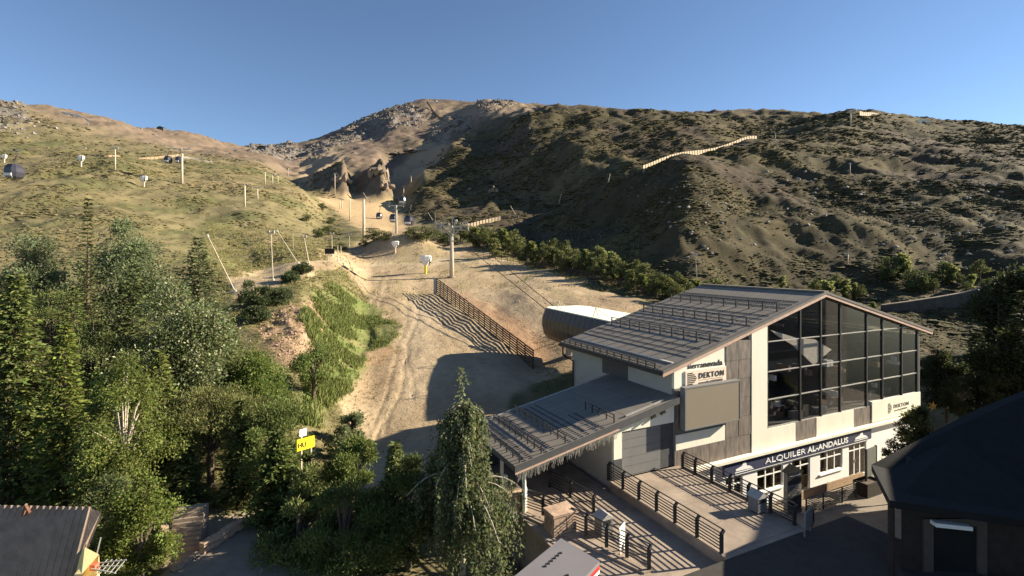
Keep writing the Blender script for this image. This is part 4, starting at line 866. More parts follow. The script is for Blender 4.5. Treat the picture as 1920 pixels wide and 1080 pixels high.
for px, py, t_, lb in ((634,490,460,'left of two bare pale stakes right of the black board'),(640,490,461,'right of two bare pale stakes right of the black board')): pole(px, py, px-1, t_, lb, .09, name='stake', cat='stake', group='stakes beside the black board')
pole(623,480,622,438,'pale lamp post behind the black board', .08, 'lamp', name='lamp_pole', cat='lamp pole'); pole(655,462,655,440,'small pale post with a box left of the mound', .08, 'lamp', name='lamp_pole', cat='lamp pole')
ys = empty('yellow_sign', at(573,846,28), 'bright yellow rectangular notice with a small white notice above, half hidden by pines', 'sign', R(48))
YE_ = 28; zq = at(0,832,YE_)[2]-at(0,846,YE_)[2]
MB().box(-.5,.5,-.03,.03,zq-.30,zq+.34).build('board', YEL, ys); MB().box(-.35,.05,-.02,.02,zq+.46,zq+.86).build('small_notice', PADW, ys); MB().bar((-.2,.06,-1.5),(-.2,.06,zq+.85),.07).bar((.35,.06,-1.5),(.35,.06,zq+.3),.07).build('post', POLE, ys)
for k_, (t_, z_) in enumerate((('HU', .16),)): text('lettering', t_, .34, INK, ys, (-.46,-.036,zq-.12), (R(90),0,0), .004, .01)
# ------------------------------------------------------------------ big slat fence on the piste
A_ = at(819,551,100); B_ = at(1000,693,62); hA, hB = 3.15, 2.45
fe = empty('slat_fence', (A_[0], A_[1], 0), 'long dark wooden snow fence of horizontal slats running down the piste, casting a striped shadow', 'fence')
NP = 19
P_ = []
for i in range(NP):
    f_ = i/(NP-1); f_ = f_; p = A_+(B_-A_)*f_; g0 = gz(p[0], p[1]); h = hA+(hB-hA)*f_; P_.append((np.array([p[0]-A_[0], p[1]-A_[1], 0]), g0, h, A_[2]+(B_[2]-A_[2])*f_))
for i, (p, g0, h, zl) in enumerate(P_):
    MB().bar(p+(0,0,g0-.4), p+(0,0,zl+h), .13).build('post', FENCED, fe)
dn = np.array([-(B_-A_)[1], (B_-A_)[0], 0]); dn /= np.linalg.norm(dn)
for i in range(NP-1):
    (p, g0, h, zl), (q, g1, h1, zl1) = P_[i], P_[i+1]
    for k in range(8):
        f_ = .08+.9*k/7.; jz = rng.uniform(-.02, .02)
        MB().bar(p-dn*.09+(0,0,zl+h*f_+jz), q-dn*.09+(0,0,zl1+h1*f_+jz), .04, .2).build('slat', FENCED, fe)
MB().hexa([(P_[0][0]-dn*.1+(0,0,A_[2]-.3)), (P_[0][0]-dn*.1+(-.55,0,A_[2]-.3)), (P_[0][0]-dn*.06+(-.55,.05,A_[2]-.3)), (P_[0][0]-dn*.06+(0,.05,A_[2]-.3))], [(P_[0][0]-dn*.1+(0,0,A_[2]+hA)), (P_[0][0]-dn*.1+(-.55,0,A_[2]+hA)), (P_[0][0]-dn*.06+(-.55,.05,A_[2]+hA)), (P_[0][0]-dn*.06+(0,.05,A_[2]+hA))]).build('end_board', STEEL, fe)
# ------------------------------------------------------------------ far slat fences
def far_fence(pts, n_, hpx, label, m=BRIGHTW, Y0=90, gap=.25, name='snow_fence', crest=None):
    pts = np.array(pts, float); d = np.r_[0, np.cumsum(np.hypot(*np.diff(pts, axis=0).T))]; L = d[-1]
    P = [(np.interp(L*i/n_, d, pts[:, 0]), np.interp(L*i/n_, d, pts[:, 1])) for i in range(n_+1)]; G = [np.array(hit(a, b_, Y0)) for a, b_ in P]
    Ys = np.array([g_[1] for g_ in G]); Ys = np.convolve(np.pad(Ys, 6, 'edge'), np.ones(13)/13, 'valid'); Ys = np.polyval(np.polyfit(np.arange(len(Ys)), Ys, 3), np.arange(len(Ys)))
    G = [np.array([(a-960)/F*y_, y_, at(a, b_, y_)[2]]) for (a, b_), y_ in zip(P, Ys)]
    if crest:
        G = []
        for a, b_ in P:
            i = int((a-PXG[0])/(PXG[1]-PXG[0])); js = [j for j in range(NL) if crest[0] < math.exp(LG[j]) < crest[1]]; j = min(js, key=lambda q: ROWf[q, i]); G.append((math.exp(LG[j]), ROWf[j, i]))
        q_ = np.arange(len(G)); G = np.array(G); Ys = np.linspace(crest[2], crest[3], len(G)); Rs = np.polyval(np.polyfit(q_, G[:, 1], 5), q_)+(crest[4] if len(crest) > 4 else 0)
        G = [at(a, r_, y_) for (a, b_), y_, r_ in zip(P, Ys, Rs)]
    base = G[0]; root = empty(name, base, label, 'fence')
    for i in range(n_):
        a = G[i]-base; b_ = G[i+1]-base; h = hpx*G[i][1]/F; dz_ = -1.6 if crest else -.6; e = (b_-a)*(1-gap)
        MB().hexa([a+(0,-.05,dz_), a+e+(0,-.05,dz_), a+e+(0,.05,dz_), a+(0,.05,dz_)], [a+(0,-.05,h), a+e+(0,-.05,h), a+e+(0,.05,h), a+(0,.05,h)]).build('panel', m, root)
        MB().bar(a+(0,.12,dz_-.4), a+(0,.12,h+.15), .12).build('post', WOODP, root)
    return root
far_fence([(1206,330),(1250,319),(1300,302),(1350,289),(1420,267)], 44, 5.5, 'long pale slat fence climbing the crest of the right spur', Y0=120, gap=.24, crest=(165, 262, 192, 285))
far_fence([(860,431),(900,421),(940,412)], 14, 7, 'short pale slat fence at the foot of the shaded spur', Y0=120)
far_fence([(1612,234),(1671,235)], 16, 8, 'bright pale slat fence on the skyline of the right ridge', Y0=250, gap=.12, crest=(370, 440, 384, 424, 9))
far_fence([(800,192),(808,204),(815,215),(830,228),(836,238)], 10, 4, 'dark fence line dropping down the top of the far mountain', FENCED, Y0=600, gap=.05)
far_fence([(172,293),(220,294),(250,300),(300,296),(345,291)], 22, 3, 'low pale fence along the terrace of the left hill', WOODP, Y0=150, gap=.1)
far_fence([(116,211),(150,219),(178,232)], 9, 2.5, 'thin pale fence near the top of the left hill', PADW, Y0=300, gap=.05)
def rail_fence(pts, n_, h, label, Y0=60):
    pts = np.array(pts, float); t_ = np.linspace(0, len(pts)-1, n_+1); P = [(np.interp(a, range(len(pts)), pts[:, 0]), np.interp(a, range(len(pts)), pts[:, 1])) for a in t_]; G = [np.array(hit(a, b_, Y0)) for a, b_ in P]; base = G[0]; root = empty('rail_fence', base, label, 'fence')
    for i in range(n_+1): MB().bar(G[i]-base+(0,0,-.3), G[i]-base+(0,0,h), .13).build('post', FENCED, root)
    for i in range(n_):
        for z_ in (.45, .9, 1.35): MB().bar(G[i]-base+(0,-.08,z_*h/1.5), G[i+1]-base+(0,-.08,z_*h/1.5), .05, .12).build('rail', FENCED, root)
rail_fence([(885,480),(960,492),(1040,508),(1100,522),(1160,540),(1210,556)], 34, 1.5, 'dark post and rail fence along the tree line right of the piste')
wp = [(1655,588),(1700,582),(1760,573),(1810,564),(1860,551),(1900,540),(1960,528)]; wg = [np.array(hit(a, b_, 60)) for a, b_ in wp]; yy_ = np.polyval(np.polyfit(range(7), [g_[1] for g_ in wg], 2), range(7)); wg = [at(a, b_, y_) for (a, b_), y_ in zip(wp, yy_)]
rw = empty('retaining_wall', wg[0], 'long dark retaining wall of the road beyond the lodge on the right', 'wall')
for i in range(6):
    a = wg[i]-wg[0]; b_ = wg[i+1]-wg[0]
    MB().hexa([a+(0,0,-2.5), b_+(0,0,-2.5), b_+(0,.5,-2.5), a+(0,.5,-2.5)], [a+(0,0,1.5), b_+(0,0,1.5), b_+(0,.5,1.5), a+(0,.5,1.5)]).build('wall_section', mat('old_dark_concrete', (.09,.08,.07), .9, .3, .8, .3, 6), rw)
    MB().hexa([a+(0,-.1,1.502), b_+(0,-.1,1.502), b_+(0,.6,1.502), a+(0,.6,1.502)], [a+(0,-.1,1.65), b_+(0,-.1,1.65), b_+(0,.6,1.65), a+(0,.6,1.65)]).build('coping', CONC, rw)
# ------------------------------------------------------------------ far buildings
def far_box(px, py, wpx, hpx, label, m, roofm, Y0=300):
    x, Y, z = hit(px, py, Y0); k = Y/F; root = empty('mountain_hut', (x, Y, z-.5), label, 'hut')
    MB().box(-wpx*k/2, wpx*k/2, 0, wpx*k*.6, -2, hpx*k).build('wall', m, root); MB().prism([(-wpx*k*.55,-.5,hpx*k),(wpx*k*.55,-.5,hpx*k),(0,-.5,hpx*k*1.45)], (0,wpx*k*.6+1,0)).build('roof', roofm, root); MB().box(-wpx*k*.12, wpx*k*.12, -.1, -.005, 0, hpx*k*.7).build('door', GREYD, root)
far_box(815,191,8,3,'tiny white hut on top of the far mountain',WHITE,GREY,900); far_box(945,217,6,4,'tiny brown hut below the far mountain crest',WOODB,GREY,500); far_box(300,243,12,5,'small dark hut on the left skyline',GREYD,INK,400); far_box(1732,231,26,6,'long low white building on the right skyline',WHITE,WHITE,280); far_box(527,275,16,4,'low pale building in the notch between the hills',WHITE,GREY,500); far_box(490,279,16,5,'dark rounded hut left of the building in the notch',GREYD,INK,500)
# ------------------------------------------------------------------ rock spires and boulders
def rock_mesh(name, seed, sx, sy, sz, sub=3, m=None):
    import bmesh
    bm = bmesh.new(); bmesh.ops.create_icosphere(bm, subdivisions=sub, radius=1); sharp = m is not None and m.name == 'brown_crag'; rr = np.random.default_rng(seed); o1 = rr.random(3)*40
    pl_ = [(v/np.linalg.norm(v), (rr.uniform(.3, .75) if sharp else rr.uniform(.55, .95))) for v in rr.normal(size=(16 if sharp else 11, 3))]
    for v in bm.verts:
        c_ = np.array(v.co)
        for nn, dd in pl_:
            e = c_@nn-dd
            if e > 0: c_ = c_-nn*e*.9
        c_ = c_*(1+.22*float(fbm(np.array([c_[0]*1.7+o1[0]+c_[2]]), np.array([c_[1]*1.7+o1[1]-c_[2]]), 3)[0]))
        v.co = (c_[0]*sx, c_[1]*sy, c_[2]*sz)
    me = bpy.data.meshes.new(name); bm.to_mesh(me); bm.free(); me.materials.append(m or ROCK); return me
ROCKB = mat('brown_crag', (.24, .185, .14), .95, .4, .35, .8, 1.2)
def spire(px, py, hpx, wpx, label, seed, Y=None):
    if Y is None: x, Y, z = hit(px, py, 250)
    else: x = (px-960)/F*Y; z = gz(x, Y)
    k = Y/F; root = empty('rock_spire', (x, Y, z), label, 'rock'); rr = random.Random(seed)
    for j in range(9):
        h = hpx*k*(1 if j == 0 else rr.uniform(.3, .8)); w_ = wpx*k*rr.uniform(.22, .42)
        o = link(bpy.data.objects.new('rock', rock_mesh('rock', seed+j, w_*.9, w_*.9, h*.55, 3, ROCKB)), root); o.location = (0 if j == 0 else rr.uniform(-.7,.7)*wpx*k, 0 if j == 0 else rr.uniform(-.3,.6)*wpx*k, h*.2); o.rotation_euler = (rr.uniform(-.15,.15), rr.uniform(-.2,.2), rr.uniform(0,6))
spire(646,340,26,30,'left rock spire throwing a long dark shadow across the valley head',31); spire(712,326,34,24,'tall pointed rock spire right of centre in the valley head',41); spire(718,352,26,20,'lower blocky rock outcrop beneath the tall spire',51); spire(745,290,12,30,'pale rock outcrop on the slope above the bright strip',61); spire(778,285,10,34,'low pale rock ledge at the top of the bright strip',71)
spire(925,360,18,14,'brown rock rib on the shaded spur left of the crest fence',81); spire(855,238,14,26,'dark rock knob below the far mountain top',91); spire(1330,345,16,30,'rocky knob near the middle of the right hillside',101)
RM = [rock_mesh('boulder', 200+i, 1, .85, .62, 2, ROCK) for i in range(5)]
def boulder_at(px, py, size_px, label, group, Y0=90, mi=0):
    x, Y, z = hit(px, py, Y0); k = size_px*Y/F/2; o = link(bpy.data.objects.new('boulder', RM[mi % 5])); o.location = (x, Y, z+.15*k); o.scale = (k, k, k*random.uniform(.8,1.3)); o.rotation_euler = (random.uniform(-.3,.3), random.uniform(-.3,.3), random.uniform(0,6.3)); return tag(o, label, 'boulder', group)
ORD = 'first second third fourth fifth sixth seventh eighth ninth tenth eleventh twelfth thirteenth fourteenth fifteenth sixteenth'.split()
def zone_boulders(n_, box, sz, what, where, group, Y0, gauss=False):
    P = sorted((rng.uniform(box[0], box[1]), rng.uniform(box[2], box[3])) for i in range(n_))
    for i, (px, py) in enumerate(P): boulder_at(px, py, rng.uniform(*sz), '%s, %s from left %s' % (what, ORD[i], where), group, Y0, i)
for b_, wh_ in (((1190,1300,345,400),'under the lower end of the ridge fence'),((1240,1380,380,440),'in the rock patch below the crest fence'),((1280,1400,430,500),'above the tree row left of the lodge apex'),((1420,1560,310,380),'on the open hillside right of the crest fence'),((1400,1560,390,460),'straight above the lodge ridge'),((1580,1740,330,400),'below the skyline pylon'),((1580,1760,410,480),'above the right half of the gable roof'),((1740,1900,320,390),'high near the right edge'),((1760,1905,400,460),'in the rocky band at the right edge'),((1740,1900,470,520),'just above the dark road at the right')):
    zone_boulders(14, b_, (5, 11), 'grey boulder', wh_, 'boulders on the right hillside', 100)
for b_, wh_ in (((640,700,238,262),'below the rocky skyline of the far mountain'),((690,750,208,235),'on the upper skyline crag'),((740,800,210,240),'beside the dark fence on the far mountain'),((830,880,225,255),'on the knob right of the far mountain')):
    zone_boulders(9, b_, (4, 8), 'pale crag', wh_, 'crag blocks on the far mountain', 500)
zone_boulders(12, (0, 110, 215, 260), (4, 9), 'pale rock', 'on the top left hill', 'rocks on the top left hill', 200)
# stone bank left of the piste: each stone is a piece of it
rb = empty('stone_bank', (0,0,0), 'steep bank of loose reddish stones between the junipers and the green grass', 'stone bank')
SM = [rock_mesh('stone', 300+i, 1, .8, .6, 1, ROCKR) for i in range(5)]
bp = [(480,612),(545,570),(598,562),(612,620),(598,690),(555,700),(520,670)]
cnt = 0
while cnt < 280:
    px = rng.uniform(475, 615); py = rng.uniform(560, 705)
    if poly_sd(bp, np.array([px]), np.array([py]))[0] < -3: continue
    x, Y, z = hit(px, py, 38); k = rng.uniform(2.5, 7.5)*Y/F/2; o = link(bpy.data.objects.new('stone', SM[cnt % 5]), rb); o.location = (x, Y, z+.1*k); o.scale = (k*rng.uniform(.8,1.5), k, k); o.rotation_euler = tuple(rng.uniform(-.5,.5,2))+(rng.uniform(0,6.3),); cnt += 1
# ------------------------------------------------------------------ foliage builders
LEAF = leafmat('foliage', .48); NEED = leafmat('needles', .25, .7); GAIN = 1.75
def diamonds(P, D, N, L, Wd, tint, bend=.0):
    """one bent diamond leaf per row: base P, direction D, side from N, length L, width Wd"""
    D = D/np.linalg.norm(D, axis=1, keepdims=True); S = np.cross(D, N); S /= np.maximum(np.linalg.norm(S, axis=1, keepdims=True), 1e-6)
    L = L[:, None]; Wd = Wd[:, None]; U = np.cross(S, D)
    V = np.stack([P, P+D*L*.5+S*Wd*.5+U*L*bend, P+D*L, P+D*L*.5-S*Wd*.5+U*L*bend], 1).reshape(-1, 3)
    n_ = len(P); Qd = np.arange(n_*4).reshape(n_, 4); return V, Qd, np.repeat(tint, 4, 0)
def tints(n_, base, var, g, lum=.35):
    base = np.array(base)*GAIN*np.array([1.02, 1.0, .82]); t = base[None]*(1+g.normal(size=(n_, 1))*lum*.5); t = t*(1+g.normal(size=(n_, 3))*var); return np.clip(t, .006, .8)
def finish(name, parts, mat_):
    V = []; Q_ = []; T = []; o_ = 0
    for v, q, t in parts: V.append(v); Q_.append(q+o_); T.append(t); o_ += len(v)
    return np_mesh(name, np.concatenate(V), np.concatenate(Q_), mat_, np.concatenate(T))
def conifer_mesh(h, r, seed, base=(.055,.075,.03), whorls=34, per=9, dens=12, z0=.08, droop=.25, leaf=.42, power=.8, tips=True):
    g = np.random.default_rng(seed); Ps = []; Ds = []; Ls = []; Ts = []; br = MB()
    for i in range(whorls):
        f_ = i/(whorls-1); z = h*(z0+(1-z0)*f_**.9); R_ = r*max(.04, (1-f_)**power)*g.uniform(.75, 1.15)
        for k in range(per):
            a = 2*pi*(k+g.random())/per; L = R_*g.uniform(.55, 1.12); up = .25*(f_)-droop*(1-f_)+g.normal()*.08
            d = np.array([cos(a), sin(a), up]); m_ = max(2, int(dens*L/r)+1); s = (np.arange(m_)+g.random(m_))/m_
            s = s**.7; P = np.array([0, 0, z])+d[None]*(L*s)[:, None]; P[:, 2] -= droop*.5*L*s*s; P += g.normal(size=P.shape)*.05*L
            for side in (-1, 0, 1):
                dd = np.stack([np.cos(a+side*.85+g.normal(size=m_)*.25), np.sin(a+side*.85+g.normal(size=m_)*.25), g.normal(size=m_)*.25-droop*.5+.1], 1)
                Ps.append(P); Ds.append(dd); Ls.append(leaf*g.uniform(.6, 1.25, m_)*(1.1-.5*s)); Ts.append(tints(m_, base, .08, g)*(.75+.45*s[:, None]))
            if k % 3 == 0 and L > .5: br.tube([(0,0,z), tuple(np.array([0,0,z])+d*L*.8-np.array([0,0,droop*.3*L]))], [.045, .015], 4, False)
    P = np.concatenate(Ps); D = np.concatenate(Ds); L = np.concatenate(Ls); T = np.concatenate(Ts)
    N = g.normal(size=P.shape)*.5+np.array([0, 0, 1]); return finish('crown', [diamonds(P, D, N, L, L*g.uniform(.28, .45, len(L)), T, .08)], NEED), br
def broad_mesh(h, rx, seed, base=(.075,.095,.03), lobes=26, per=330, z0=.25, leaf=.24, lobe=.30, mat_=None, flat=1., tipw=.6, pale=None, up=0., egg=1.):
    g = np.random.default_rng(seed); Ps = []; Ds = []; Ls = []; Ts = []; br = MB(); cz = h*(z0+1)/2; hz = h*(1-z0)/2
    for i in range(lobes):
        while True:
            v = g.uniform(-1, 1, 3)
            if .25 < np.linalg.norm(v) < 1: break
        v = v/np.linalg.norm(v)*g.uniform(.45, .9); wz = (1-.5*egg*max(0, v[2])); c_ = np.array([v[0]*rx*wz, v[1]*rx*wz, cz+v[2]*hz])
        lr = rx*lobe*g.uniform(.7, 1.35); n_ = int(per*1.9*g.uniform(.7, 1.3)) if h > 4.5 else int(per*g.uniform(.7, 1.3)); u = g.normal(size=(n_, 3)); u /= np.linalg.norm(u, axis=1, keepdims=True)
        rad = lr*g.uniform(.35, 1.12, (n_, 1))*np.array([[1, 1, flat]]); P = c_+u*rad*(1+.35*g.normal(size=(n_, 1))*.5)
        Ps.append(P); Ds.append(u*.7+g.normal(size=(n_, 3))*.6+np.array([0, 0, up])); Ls.append((.72 if h > 4.5 else 1)*leaf*g.uniform(.55, 1.35, n_))
        tb_ = tints(n_, np.array(base)*g.uniform(.8, 1.25), .08, g)
        if pale is not None:
            pm = g.random(n_) < pale[1]; tb_[pm] = tints(pm.sum(), pale[0], .05, g)
        Ts.append(tb_); br.tube([(0, 0, min(c_[2]*.6, cz*.75)), tuple((np.array([0, 0, c_[2]*.75])+c_)/2), tuple(c_)], [.07, .045, .015], 5, False)
    P = np.concatenate(Ps); D = np.concatenate(Ds); L = np.concatenate(Ls); T = np.concatenate(Ts); N = g.normal(size=P.shape)
    return finish('crown', [diamonds(P, D, N, L, L*g.uniform(.45, .75, len(L))*tipw/.6, T, .12)], mat_ or LEAF), br
def pine_mesh(h, rx, seed, base=(.06,.08,.028), lobes=34, per=300, z0=.2, leaf=.27, **k):
    return broad_mesh(h, rx, seed, base, lobes, per, z0, leaf, .27, NEED, .55, .22, None, .55, **k)
def weeping_mesh(h, rx, seed, base=(.085,.10,.05), arms=84, leaf=.18):
    g = np.random.default_rng(seed); Ps = []; Ds = []; Ls = []; Ts = []; br = MB()
    for i in range(arms):
        f_ = g.random()**.8; a = g.uniform(0, 2*pi); z = h*(.40+.5*f_); L = rx*(1.25-.95*f_)*g.uniform(.4, 1.1)
        pts = [np.array([cos(a)*L*s, sin(a)*L*s, z+L*(.75*s-.95*s*s)]) for s in np.linspace(0, 1, 7)]; br.tube(pts, [.05*(1-.12*j) for j in range(7)], 4, False)
        for s in range(26):
            q = g.uniform(.2, 1)**.8; b0 = np.array([cos(a)*L*q, sin(a)*L*q, z+L*(.75*q-.95*q*q)])+g.normal(size=3)*.12; ln = g.uniform(.5, min(3.6, max(.8, b0[2]-.5)))
            n_ = int(ln/.085); s_ = np.linspace(0, 1, n_); sw = g.normal(size=2)*.12
            P = b0+np.stack([sw[0]*s_, sw[1]*s_, -ln*s_], 1)+g.normal(size=(n_, 3))*.035; Ps.append(P)
            Ds.append(g.normal(size=(n_, 3))*.6+np.array([0, 0, -.7])); Ls.append(leaf*g.uniform(.6, 1.3, n_)); Ts.append(tints(n_, np.array(base)*g.uniform(.75, 1.3), .07, g))
    for j in range(70):                       # the bare leading tip
        z = h*g.uniform(.92, 1.08); Ps.append(np.array([[g.normal()*.14, g.normal()*.14, z]])); Ds.append(g.normal(size=(1, 3))); Ls.append(np.array([.22])); Ts.append(tints(1, base, .05, g))
    P = np.concatenate(Ps); D = np.concatenate(Ds); L = np.concatenate(Ls); T = np.concatenate(Ts)
    return finish('crown', [diamonds(P, D, g.normal(size=P.shape), L, L*g.uniform(.4, .65, len(L)), T, .1)], LEAF), br
def plant(name, label, cat, x, y, mesh_br, h, tr=.16, group=None, rz=0, sc=1., z=None, bark=None, lean=0):
    me, br = mesh_br; z = gz(x, y)-.15 if z is None else z
    root = empty(name, (x, y, z), label, cat, rz, group); root.scale = (sc, sc, sc) if np.isscalar(sc) else sc
    tk = MB().tube([(0,0,-.3),(lean*.3,0,h*.35),(lean*.5,.0,h*.7),(0,0,h*.9)], [tr*1.2, tr*.85, tr*.5, tr*.08], 8, False); 
    t_ = tk.build('trunk', bark or BARK, root, True)
    if br.v: br.build('limbs', bark or BARK, t_)
    link(bpy.data.objects.new('crown', me), root); return root
def tree_px(kind, px, Y, top, label, r, seed, name, cat='tree', z=None, **k):
    x = (px-960)/F*Y; z = gz(x, Y)-.15 if z is None else z; h = ZC+(HZ-top)/F*Y-z
    bark = k.pop('bark', None); tr = k.pop('tr', .16)
    fn = dict(con=conifer_mesh, bro=broad_mesh, pin=pine_mesh, wee=weeping_mesh)[kind]
    return plant(name, label, cat, x, Y, fn(h, r, seed, **k), h, tr, z=z, bark=bark, rz=seed)
GR = (.088,.092,.050); DK = (.056,.068,.028); YG = (.092,.105,.030); SV = (.10,.115,.075)
# ---- foreground wood, lower left
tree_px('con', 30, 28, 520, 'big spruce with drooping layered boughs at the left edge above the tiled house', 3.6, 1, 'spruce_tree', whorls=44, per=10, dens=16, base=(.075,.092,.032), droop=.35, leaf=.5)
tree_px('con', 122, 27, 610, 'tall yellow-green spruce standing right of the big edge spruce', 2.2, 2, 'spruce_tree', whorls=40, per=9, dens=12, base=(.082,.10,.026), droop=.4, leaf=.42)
tree_px('bro', 232, 26, 655, 'slender bright green birch with fine hanging twigs in the middle of the lower left wood', 2.3, 3, 'birch_tree', base=(.095,.115,.035), lobes=46, per=330, leaf=.17, lobe=.30, up=-.5, z0=.08, bark=BARKP)
tree_px('pin', 175, 31, 560, 'dark shaded pine between the spruces and the green birch', 2.6, 4, 'pine_tree', base=DK, lobes=30, per=260)
tree_px('bro', 222, 42, 402, 'large round grey-green poplar highest in the left wood', 4.2, 5, 'poplar_tree', base=(.08,.098,.055), lobes=44, per=400, leaf=.27, lobe=.27, z0=.12, pale=((.15,.16,.12), .1))
tree_px('bro', 70, 41, 428, 'pale grey-green poplar behind the edge spruce', 3.4, 6, 'poplar_tree', base=(.088,.106,.06), lobes=34, per=340, leaf=.26, z0=.12, pale=((.16,.165,.13), .12))
tree_px('con', 165, 37, 375, 'thin conifer with a nearly bare leading shoot rising above the grey poplar', 1.5, 7, 'larch_tree', whorls=46, per=8, dens=9, base=(.075,.08,.038), droop=.12, leaf=.34, power=.9)
tree_px('con', 372, 45, 448, 'grey-green cedar with a nodding top right of the round poplar', 4.0, 8, 'cedar_tree', whorls=36, per=9, dens=14, base=(.085,.098,.055), droop=.12, leaf=.5, power=.7)
tree_px('bro', 340, 33, 528, 'silver poplar with glittering pale leaves in front of the cedar', 3.6, 9, 'silver_poplar', base=(.07,.088,.04), lobes=48, per=380, leaf=.23, z0=.12, lobe=.26, pale=((.24,.25,.19), .22))
tree_px('con', 250, 36, 500, 'dark conifer with horizontal boughs wedged below the round poplar', 3.0, 10, 'spruce_tree', whorls=34, per=9, dens=12, base=DK, droop=.2)
tree_px('pin', 95, 35, 505, 'dark bushy pine behind the yellow-green spruce', 3.2, 11, 'pine_tree', base=(.068,.082,.03), lobes=36, per=260)
tree_px('bro', 478, 35, 655, 'fresh green leafy tree at the right edge of the left wood below the stone bank', 2.6, 12, 'alder_tree', base=(.075,.10,.03), lobes=36, per=330, leaf=.22, z0=.08)
tree_px('pin', 395, 30, 722, 'brownish pine above the stone steps with its bare stem showing', 3.0, 13, 'pine_tree', base=(.078,.082,.034), lobes=40, per=270, z0=.42, tr=.2)
tree_px('con', 300, 30, 660, 'tall green conifer left of the brownish pine', 2.0, 14, 'spruce_tree', whorls=38, per=9, dens=11, base=(.085,.10,.034), droop=.3, leaf=.4)
tree_px('pin', 515, 29, 735, 'dark green pine right of the brownish pine', 2.5, 15, 'pine_tree', base=(.066,.084,.028), lobes=38, per=280, z0=.1)
tree_px('con', 520, 26.5, 812, 'upright dark conifer at the bottom centre left below the alder', 2.1, 16, 'spruce_tree', base=(.062,.08,.026), whorls=34, per=10, dens=13, droop=.2, leaf=.42)
tree_px('pin', 660, 27, 812, 'rounded young pine with a thin bare stem standing before the shadowed piste', 1.75, 17, 'pine_tree', base=(.072,.09,.028), lobes=28, per=300, z0=.42, leaf=.26)
tree_px('pin', 645, 23, 905, 'low dark pine filling the bottom edge beside the weeping birch', 2.4, 18, 'pine_tree', base=(.058,.074,.024), lobes=36, per=280, z0=.05)
tree_px('pin', 765, 24.5, 850, 'shaded pine tucked behind the left side of the weeping birch', 2.0, 19, 'pine_tree', base=(.055,.07,.024), lobes=30, per=280, z0=.1)
tree_px('wee', 868, 23.5, 722, 'weeping birch with long hanging twigs in front of the canopy wing', 2.75, 20, 'weeping_birch', base=(.078,.09,.05), bark=BARKP, tr=.13)
tree_px('bro', 262, 22, 905, 'leafy bush between the tiled house and the stone steps', 1.6, 22, 'leafy_bush', 'bush', base=(.085,.105,.03), lobes=26, per=300, leaf=.16, z0=.05)
tree_px('bro', 205, 23, 885, 'small dark-leaved bush behind the corner of the tiled house', 1.5, 23, 'leafy_bush', 'bush', base=(.06,.075,.035), lobes=22, per=280, leaf=.16, z0=.05)
tree_px('bro', 588, 45, 648, 'small open green tree growing at the foot of the stone bank', 2.0, 24, 'alder_tree', base=(.085,.11,.04), lobes=18, per=220, leaf=.22, z0=.25)
tree_px('bro', 660, 40, 765, 'grey-green shrub along the edge of the piste by the green grass', 1.2, 25, 'leafy_bush', 'bush', base=(.095,.11,.065), lobes=14, per=220, leaf=.18, z0=.05)
tree_px('bro', 640, 37, 800, 'smaller grey-green shrub lower along the edge of the piste', 1.0, 26, 'leafy_bush', 'bush', base=(.09,.105,.06), lobes=12, per=220, leaf=.18, z0=.05)
for px, Y, top, r, sd, kd, lb in ((300,40,600,2.6,41,'pin','dark pine between the round poplar and the silver poplar'),(430,38,600,2.2,42,'con','green spruce under the cedar right of the silver poplar'),(60,33,620,2.4,43,'con','shaded spruce behind the boughs of the edge spruce'),(-20,34,560,3.0,44,'con','spruce cut by the left edge behind the edge spruce'),(450,32,740,2.0,45,'pin','bushy pine between the brownish pine and the leafy alder'),(345,28,790,1.7,46,'con','small spruce left of the bare stem of the brownish pine'),(180,25,760,1.9,47,'con','dark young spruce in front of the shaded pine'),(560,24,925,2.4,48,'pin','low spreading pine in the middle of the bottom edge'),(700,24.5,905,1.9,53,'pin','green pine against the left side of the weeping birch'),(578,25.6,846,1.5,54,'pin','small pine right below the yellow sign'),(20,40,480,2.4,49,'bro','pale poplar at the left edge behind the spruces'),(740,25.5,835,1.6,50,'con','low pine between the young pine and the weeping birch'),(140,33,540,2.3,51,'con','grey-green conifer behind the yellow-green spruce')):
    kw = dict(base=(.075,.09,.034)); kw.update(dict(lobes=26, per=240, z0=.1) if kd == 'pin' else dict(whorls=30, per=8, dens=10, droop=.25, leaf=.42) if kd == 'con' else dict(lobes=24, per=260, leaf=.26, z0=.1))
    tree_px(kd, px, Y, top, lb, r, sd, {'pin':'pine_tree','con':'spruce_tree','bro':'poplar_tree'}[kd], **kw)
tree_px('con', 452, 28.8, 752, 'slim conifer filling the gap right of the brownish pine above the path', 1.7, 55, 'spruce_tree', base=(.07,.085,.032), whorls=34, per=9, dens=11, droop=.25, leaf=.4)
tree_px('bro', 576, 27., 845, 'leafy bush directly below the yellow sign hiding its posts', 1.0, 56, 'leafy_bush', 'bush', base=(.075,.09,.034), lobes=16, per=200, leaf=.18, z0=.05)
# ---- junipers on the bank
for px, Y, top, r, sd, lb in ((478,61,523,2.0,31,'tall dark juniper at the left end of the juniper clump'),(520,63,540,2.1,32,'broad dark juniper in the middle of the juniper clump'),(480,57,575,1.7,33,'low round juniper at the bottom of the clump'),(546,72,510,1.5,34,'round juniper bush above the stone bank'),(566,77,493,1.6,35,'topmost juniper bush beside the lamp poles')):
    tree_px('pin', px, Y, top, lb, r, sd, 'juniper_bush', 'bush', base=(.04,.052,.026), lobes=26, per=200, z0=.0, leaf=.34, egg=.9)
